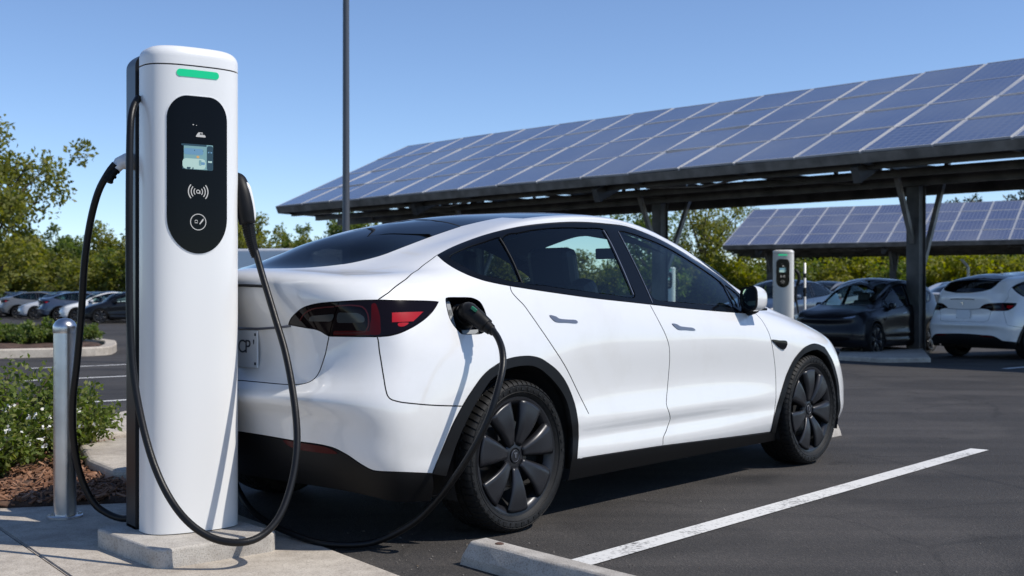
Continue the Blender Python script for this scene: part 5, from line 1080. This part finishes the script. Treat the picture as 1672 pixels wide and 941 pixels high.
q_=at(1573,20.0); off=np.array([math.cos(TH-R(17)),math.sin(TH-R(17)),0])*-.9*.86; wsuv.location=tuple(q_-off); wsuv.rotation_euler=(0,0,TH-R(17)); wsuv.scale=(.86,.84,.86); wsuv['label']='white hatchback under the canopy, its tail lights and rear window facing us'
park(1524,28.5,TH-R(8),M['silver'],'silver car half hidden behind the steel canopy post',.88,centre=-.9)
park(1232,30.,TH+PI,M['navy'],'dark blue car behind the second charging pillar',.9,centre=2.9)
park(1330,36.,TH+PI,M['grey'],'grey car behind the black crossover',.9,centre=2.)
park(1430,40.,TH,M['navy'],'dark blue car far back between the black crossover and the post',.9,centre=-.9)
for i,(px,D,hd_,mm,lab) in enumerate([(176,44,R(200),'white','white car with dark windows in the far row, just left of the pillar'),(138,45.5,R(28),'navy','dark blue car in the far row, right beside the white one'),(103,48,R(205),'silver','silver-grey car in the far row straight beyond the bollard'),(70,50,R(24),'grey','grey car in the far row, third from its left end'),(38,52,R(205),'silver','silver car in the far row behind the shrub island'),(5,53,R(30),'dark','black car at the left end of the far row'),(212,42.5,R(205),'dark','black car in the far row hidden mostly by the pillar'),(120,53,R(25),'white','white car in the second line of the far row, seen between two nearer ones'),(55,55,R(205),'navy','dark blue car in the second line behind the silver and grey cars'),(157,51,R(205),'grey','grey car in the second line behind the white car nearest the pillar')]):
    park(px,D,hd_,M[mm],lab,.70,group='cars in the far row on the left',centre=1.4)
# white van beyond
def make_van():
    v=empty('van',at(440,40.),R(150),label='white van with a high roof beyond the tail of the white hatchback',cat='van')
    b=MB(); prof=[(-2.6,.35),(-2.65,1.2),(-2.6,2.25),(-2.45,2.42),(.9,2.45),(1.25,2.36),(1.95,1.35),(2.55,1.12),(2.7,.9),(2.72,.4)]
    V=[];k=len(prof)
    for y,f in ((-.98,.0),(-.90,.06),(.90,.06),(.98,.0)):
        for x,z in prof: V.append((x,y*(1-.10*max(0,(z-1.1)/1.4)),z+ (f if z>2 else 0)))
    Fs=[(r*k+i,r*k+(i+1)%k,(r+1)*k+(i+1)%k,(r+1)*k+i) for r in range(3) for i in range(k)]+[tuple(range(k))[::-1],tuple(3*k+i for i in range(k))]
    b.add(V,Fs); b.build('body',M['white'],v,bevel=.05)
    w=MB(); w.add([(1.29,-.75,2.28),(1.29,.75,2.28),(1.97,.84,1.37),(1.97,-.84,1.37)],[(0,1,2,3)]); w.build('windscreen',M['gloss_black'],v).location=(.02,0,.02)
    for s in (-1,1):
        w=MB(); P_=[(1.15,s*.90,2.18),(1.75,s*.965,1.38),(.75,s*.965,1.38),(.75,s*.90,2.18)]; w.add(P_,[(0,1,2,3) if s<0 else (3,2,1,0)]); w.build('window',M['gloss_black'],v).location=(0,s*.012,0)
    for x in (-1.6,1.75):
        for s in (-1,1): MB().lathe([(0,-.1),(.2,-.1),(.22,-.11),(.33,-.1),(.35,-.06),(.35,.1),(0,.1)],24,'y',(0,0,0)).build('wheel',M['rubber'],v,smooth=True,loc=(x,s*.9,.35))
    return v
make_van()
# ------------------------------------------------------------------ more charging stations
def charger_at(px,D,rz,label,sc=1.0):
    c=copy_tree(charger_plain); p=at(px,D,.09); c.location=tuple(p); c.rotation_euler=(0,0,rz); c.scale=(sc,sc,sc); c['label']=label; return c
charger_plain=charger
def strip_cables(c):
    for ch in list(c.children):
        b=ch.name.split('.')[0]
        if b in ('charging_cable','plug','cable_outlet','strain_relief'):
            for g in list(ch.children): bpy.data.objects.remove(g)
            bpy.data.objects.remove(ch)
for (px,D,rz,lab) in ((1279,26.5,R(180)-R(13),'white charging pillar with green light bar, standing beyond the bonnet of the white hatchback'),(1093,46.,R(180)-R(20),'small far charging pillar seen through the front door window of the white hatchback')):
    c=copy_tree(charger); c.location=tuple(at(px,D,.09)); c.rotation_euler=(0,0,rz); c['label']=lab; c.scale=(1.08,1.0,.93); strip_cables(c)
    ppts=[(-.23,-.10,1.62),(-.30,-.08,1.52),(-.31,-.06,1.38),(-.27,-.05,1.25)]
    pl_=MB().tube(spline(ppts,.03),.035,10).build('plug',M['plastic'],c,smooth=True)
    cb=MB().tube(spline([(-.27,-.05,1.25),(-.25,-.05,1.0),(-.30,.02,.6),(-.36,.06,.25),(-.30,.03,.1),(-.22,-.06,.25),(-.215,-.09,.5)],.04),.02,8).build('charging_cable',M['cable'],c,smooth=True)
    q=at(px,D); pb_=MB().box((q[0],q[1],.055),(.34,.26,.055),bev=.02).build('charger_plinth',M['concrete2']); tag(pb_,'concrete block under the '+('white charging pillar beyond the bonnet' if D<30 else 'small far charging pillar'),'plinth')
wp=empty('marker_post',at(1314,27.),0,label='thin white marker post just right of the second charging pillar',cat='post')
MB().lathe([(.03,0),(.03,1.75),(.0,1.76)],10,'z').build('post',M['shell'],wp,smooth=True)
bb=MB(); bb.lathe([(.032,1.0),(.032,1.2)],10,'z'); bb.lathe([(.032,1.42),(.032,1.52)],10,'z'); bb.build('black_band',M['inside'],wp)
# island under the canopy with kerb
ci=[at(1368,19.6),at(1440,18.9),at(1520,19.0),at(1508,21.8),at(1440,23.0),at(1372,22.2)]
kerb_block('canopy_island',[(p[0],p[1]) for p in ci],.08,'low concrete island round the foot of the steel canopy post',None)
# hooked white posts among the yellow shrubs
for px,D,h,lab in ((1581,52,2.3,'pale hooked post standing among yellow shrubs above the white car under the canopy'),(1621,54,1.9,'short straight pale post among yellow shrubs at the right edge')):
    p=at(px,D); pts=[(p[0],p[1],0),(p[0],p[1],h*.85),(p[0]-.05,p[1],h*.95),(p[0]-.3,p[1],h*1.08)] if h>2 else [(p[0],p[1],0),(p[0],p[1],h*.5),(p[0],p[1],h)]
    tag(MB().tube(spline(pts,.1),.06,8).build('fence_post',M['shell'],smooth=True),lab,'post')
# ------------------------------------------------------------------ trees and shrubs
def leafset(C,n,size,spread,seed,aspect=.55,droop=.0):
    """n small folded leaves round each clump centre C=(x,y,z,r)"""
    r=np.random.default_rng(seed); C=np.asarray(C); idx=np.repeat(np.arange(len(C)),n); m=len(idx)
    v=r.normal(size=(m,3)); v/=np.linalg.norm(v,axis=1)[:,None]; rad=r.uniform(0,1,m)**.45
    P=C[idx,:3]+v*(rad*C[idx,3])[:,None]*spread
    ax=r.normal(size=(m,3))+v*.6; ax[:,2]-=droop; ax/=np.linalg.norm(ax,axis=1)[:,None]
    nr=r.normal(size=(m,3))*.8+v*.7+[0,0,.5]; sd=np.cross(ax,nr); sd/=np.linalg.norm(sd,axis=1)[:,None]; nn=np.cross(sd,ax)
    s=size*r.uniform(.6,1.35,m)[:,None]
    V=np.stack([P,P+ax*s*.5+sd*s*aspect*.5+nn*s*.10,P+ax*s,P+ax*s*.5-sd*s*aspect*.5+nn*s*.10],1).reshape(-1,3)
    Fs=np.arange(m*4).reshape(-1,4)
    return V,Fs
def fast(name,V,Fs,m,parent=None):
    me=bpy.data.meshes.new(name); n=len(V); k=len(Fs)
    me.vertices.add(n); me.vertices.foreach_set('co',np.asarray(V,np.float32).ravel()); me.loops.add(k*4); me.loops.foreach_set('vertex_index',np.asarray(Fs,np.int32).ravel()); me.polygons.add(k); me.polygons.foreach_set('loop_start',np.arange(0,k*4,4,dtype=np.int32)); me.update(calc_edges=True); me.materials.append(m)
    return link(bpy.data.objects.new(name,me),parent)
def make_tree(name,h,cr,trunk_h,nlimb,per,leaf,m,seed,label,cat='tree',group=None,loc=(0,0,0),low=.25,shape=1.):
    r=random.Random(seed); root=empty(name,loc,r.uniform(0,6),label=label,cat=cat,group=group)
    tb=MB(); tr=.03+h*.016; tp=[(0,0,0),(r.uniform(-.1,.1),r.uniform(-.1,.1),trunk_h*.6),(r.uniform(-.2,.2),r.uniform(-.2,.2),trunk_h),(r.uniform(-.3,.3),r.uniform(-.3,.3),h*.8)]
    sp_=spline(tp,.3); tb.tube(sp_,np.linspace(tr,tr*.25,len(sp_)),8); C=[]
    for i in range(nlimb):
        f=(i+.5)/nlimb; z=trunk_h*.7+(h*.92-trunk_h*.7)*f; a=i*2.4+r.uniform(-.5,.5); ln=cr*(.45+.75*math.sin(PI*min(1,(.22+f*.80)))**shape)*r.uniform(.65,1.12)
        b=sp_[min(len(sp_)-1,int(len(sp_)*min(.95,z*.8/h)))]; e=np.array([math.cos(a)*ln,math.sin(a)*ln,z+ln*.25*r.uniform(-.4,1)]); md=(b+e)/2+np.array([0,0,-.08*ln]); pts=spline([b,md,e],.25); tb.tube(pts,np.linspace(tr*.42,tr*.10,len(pts)),6)
        for q in range(5):
            t=r.uniform(.35,1.08); p=b+(e-b)*t+np.array([r.gauss(0,.16),r.gauss(0,.16),r.gauss(0,.14)])*cr; C.append((*p,cr*r.uniform(.14,.30)))
            if q<2: tb.tube([b+(e-b)*max(.3,t-.3),p],[tr*.13,tr*.05],5)
    tb.build('trunk',M['bark'],root,smooth=True)
    V,Fs=leafset(C,per,leaf,1.,seed); fast('crown',V,Fs,m,root)
    return root
def make_shrub(name,h,w,nst,per,leaf,m,seed,label,cat='shrub',group=None,loc=(0,0,0),aspect=.55):
    r=random.Random(seed); root=empty(name,loc,0,label=label,cat=cat,group=group); tb=MB(); C=[]
    for i in range(nst):
        a=r.uniform(0,2*PI); q=w*.5*r.uniform(.1,1)**.6; e=np.array([math.cos(a)*q,math.sin(a)*q,h*r.uniform(.45,1.0)*(1-.35*(q/(w*.5))**2)]); b=np.array([e[0]*.25,e[1]*.25,0]); pts=spline([b,(b+e)/2+np.array([0,0,.1*h]),e],.1*h); tb.tube(pts,np.linspace(.012*h+.004,.003*h+.001,len(pts)),5)
        for t in (.45,.75,1.): C.append((*(b+(e-b)*t+np.array([r.gauss(0,.05),r.gauss(0,.05),r.gauss(0,.04)])*w),h*r.uniform(.10,.2)))
    tb.build('stem',M['bark'],root,smooth=True); V,Fs=leafset(C,per,leaf,1.,seed,aspect); V[:,2]=np.maximum(V[:,2],.01); fast('leaves',V,Fs,m,root)
    return root
make_tree('tree',5.9,1.95,1.9,28,150,.13,M['leaf_olive'],11,'tall loose olive-green tree at the left edge, above the far parked cars',loc=at(-56,29.5))
def variants(fn,n): return [fn(i) for i in range(n)]
# hedge trees behind the far left row
base=[make_tree('tree',4.1+.4*i,1.8,1.1,20,62,.22,M[('leaf_olive','leaf_green','leaf_olive')[i]],20+i,'bushy green tree in the belt behind the far parked cars',group='trees behind the far row of cars',loc=at((30,95,160)[i],62+3*i)) for i in range(3)]
def copies(src,spots,label,group,vary=True):
    for i,(px,D,s) in enumerate(spots):
        c=copy_tree(src[i%len(src)]); c.location=tuple(at(px,D)); c.scale=(s*random.uniform(.85,1.2),s*random.uniform(.85,1.2),s*random.uniform(.78,1.16)); c.rotation_euler=(0,0,random.uniform(0,6)); c['label']=label; c['group']=group
lb='bushy green tree in the belt behind the far parked cars'
copies(base,[(-40,60,.9),(-5,66,.95),(62,64,.85),(128,60,.85),(190,66,.9),(225,60,.95),(260,68,1.),(-90,62,1.),(300,63,.9),(345,70,.95)],lb,'trees behind the far row of cars')
base2=[make_tree('tree',5.0+.6*i,1.7,1.6,18,75,.20,M['leaf_green' if i else 'leaf_olive'],40+i,'light green tree over the roofline behind the lamp pole',group='trees behind the white hatchback',loc=at((408,560)[i],58+2*i)) for i in range(2)]
copies(base2,[(440,60,.82),(475,66,.86),(505,64,.86),(535,60,.80),(595,62,.95),(622,60,.9),(660,66,.85),(700,64,.8),(375,58,.9),(760,66,.85),(820,64,.8),(880,66,.85),(930,64,.8)],'light green tree over the roofline behind the lamp pole','trees behind the white hatchback')
airy=[make_tree('tree',6.6,2.3,2.0,20,60,.17,M['leaf_olive'],60,'airy olive tree between the two canopies, left of the second canopy',loc=at(1150,60.)),make_tree('tree',5.8,1.7,1.6,18,60,.17,M['leaf_green'],61,'slim green tree just left of the canopy post behind the roof of the hatchback',loc=at(1058,54.))]
copies([airy[0]],[(1205,63,.78)],'smaller airy olive tree behind the left end of the second canopy','trees by the second canopy')
copies([airy[1]],[(1108,62.,.9)],'green tree behind the slanting canopy brace','trees by the second canopy')
sh=[make_shrub('shrub',2.6+.3*i,2.6,46,60,.20,M['leaf_yellow' if i!=1 else 'leaf_green'],70+i,'yellow-green shrub in the long hedge under the second canopy',group='hedge shrubs behind the parked cars',loc=at((1195,1290,1395)[i],58+i)) for i in range(3)]
sh.append(make_shrub('shrub',2.9,2.3,40,55,.19,M['leaf_olive'],75,'yellow-green shrub in the long hedge under the second canopy',group='hedge shrubs behind the parked cars',loc=at(1650,57)))
copies(sh,[(1225,60,1),(1255,58,.95),(1325,61,1.05),(1355,59,1),(1430,60,1.05),(1465,58,1),(1500,61,1.1),(1535,59,1.05),(1565,57,1.15),(1600,60,1.05),(1635,58,1.1),(1668,61,1.0),(1700,58,1.1),(1740,60,1.1),(1165,60,.95),(1130,59,.95),(1095,61,.9),(1060,58,.9),(1020,60,.9),(980,61,.9),(1780,58,1.1)],'yellow-green shrub in the long hedge under the second canopy','hedge shrubs behind the parked cars')
dk=[make_tree('conifer',8.2,2.6,1.0,26,70,.34,M['leaf_dark'],90+i,'dark tree in the tall wood behind the yellow hedge',group='dark wood behind the hedge',loc=at((1560,1640)[i],98+3*i),shape=.8) for i in range(2)]
copies(dk,[(1500,100,.95),(1530,104,1.),(1590,101,1.05),(1615,106,1.0),(1672,100,1.02),(1705,104,1.05),(1745,101,1.),(1460,104,.85),(1420,102,.8),(1380,104,.78),(1340,106,.78),(1300,104,.75),(1790,103,1.)],'dark tree in the tall wood behind the yellow hedge','dark wood behind the hedge')
# bed shrubs
make_shrub('shrub',.64,1.2,60,50,.040,M['leaf_shrub'],101,'dense green shrub at the left edge beside the steel bollard',loc=(-3.28,7.55,.03))
make_shrub('shrub',.5,.62,32,40,.038,M['leaf_shrub'],102,'low leafy shrub behind the steel bollard, right of the dense one',loc=(-2.98,8.15,.03))
make_shrub('shrub',.30,.55,26,40,.036,M['leaf_shrub'],103,'small sprawling shrub on the mulch at the left edge, in front of the dense one',loc=(-3.05,6.95,.03))
fl_=[(x,y,z) for x,y,z in rng.normal([-3.02,7.06,.30],[.24,.14,.06],(70,3))]
V,Fs=leafset(np.c_[fl_,np.full(len(fl_),.012)],6,.020,1.,77,.8); tag(fast('blossoms',V,Fs,M['petal']),kind='stuff')
isb=[make_shrub('shrub',.40,1.3,34,36,.08,M['leaf_green'],110,'low green shrub on the far kerbed island',group='shrubs on the far island',loc=(*gp(85,572),.15))]
for px,py,s in ((35,574,.9),(-20,572,1.),(120,569,.8),(-70,574,1.)):
    c=copy_tree(isb[0]); q=gp(px,py); c.location=(q[0],q[1],.15); c.scale=(s,s,s); c.rotation_euler=(0,0,px)
# ------------------------------------------------------------------ sky, sun, camera
EL=R(50); sd_=-l*.90+d*.436; sd_/=np.linalg.norm(sd_); S3=np.array([sd_[0]*math.cos(EL),sd_[1]*math.cos(EL),math.sin(EL)])
w=bpy.data.worlds.new('World'); scene.world=w; w.use_nodes=True; nt=w.node_tree; bg=nt.nodes['Background']
sk=N(nt,'ShaderNodeTexSky',sky_type='NISHITA',sun_disc=False); sk.sun_elevation=EL; sk.sun_rotation=math.atan2(sd_[0],sd_[1]); sk.altitude=2500; sk.air_density=1.0; sk.dust_density=.1; sk.ozone_density=3
tn=N(nt,'ShaderNodeMixRGB',blend_type='MULTIPLY'); tn.inputs[0].default_value=1; tn.inputs[2].default_value=(.98,1.0,1.06,1); L(nt,sk.outputs[0],tn.inputs[1]); L(nt,tn.outputs[0],bg.inputs[0]); bg.inputs[1].default_value=.15
la=bpy.data.lights.new('sun','SUN'); la.energy=4.35; la.angle=R(.53); la.color=(1,.95,.875); lo=link(bpy.data.objects.new('sun',la)); lo.rotation_euler=Vector(S3).to_track_quat('Z','Y').to_euler()
cam=bpy.data.cameras.new('camera'); co=link(bpy.data.objects.new('camera',cam)); co.location=(0,0,EYE); co.rotation_euler=(R(90),0,0)
cam.sensor_width=36; cam.lens=36*F/1672; cam.shift_y=(HY-470.5)/1672; cam.clip_end=2000; cam.clip_start=.05
cam.dof.use_dof=True; cam.dof.focus_distance=5.7; cam.dof.aperture_fstop=4.5
scene.camera=co
scene.view_settings.view_transform='Standard'; scene.view_settings.look='None'; scene.view_settings.exposure=0; scene.view_settings.gamma=1
scene.render.engine='CYCLES'; scene.cycles.max_bounces=10; scene.cycles.transparent_max_bounces=16; scene.cycles.caustics_reflective=False; scene.cycles.caustics_refractive=False
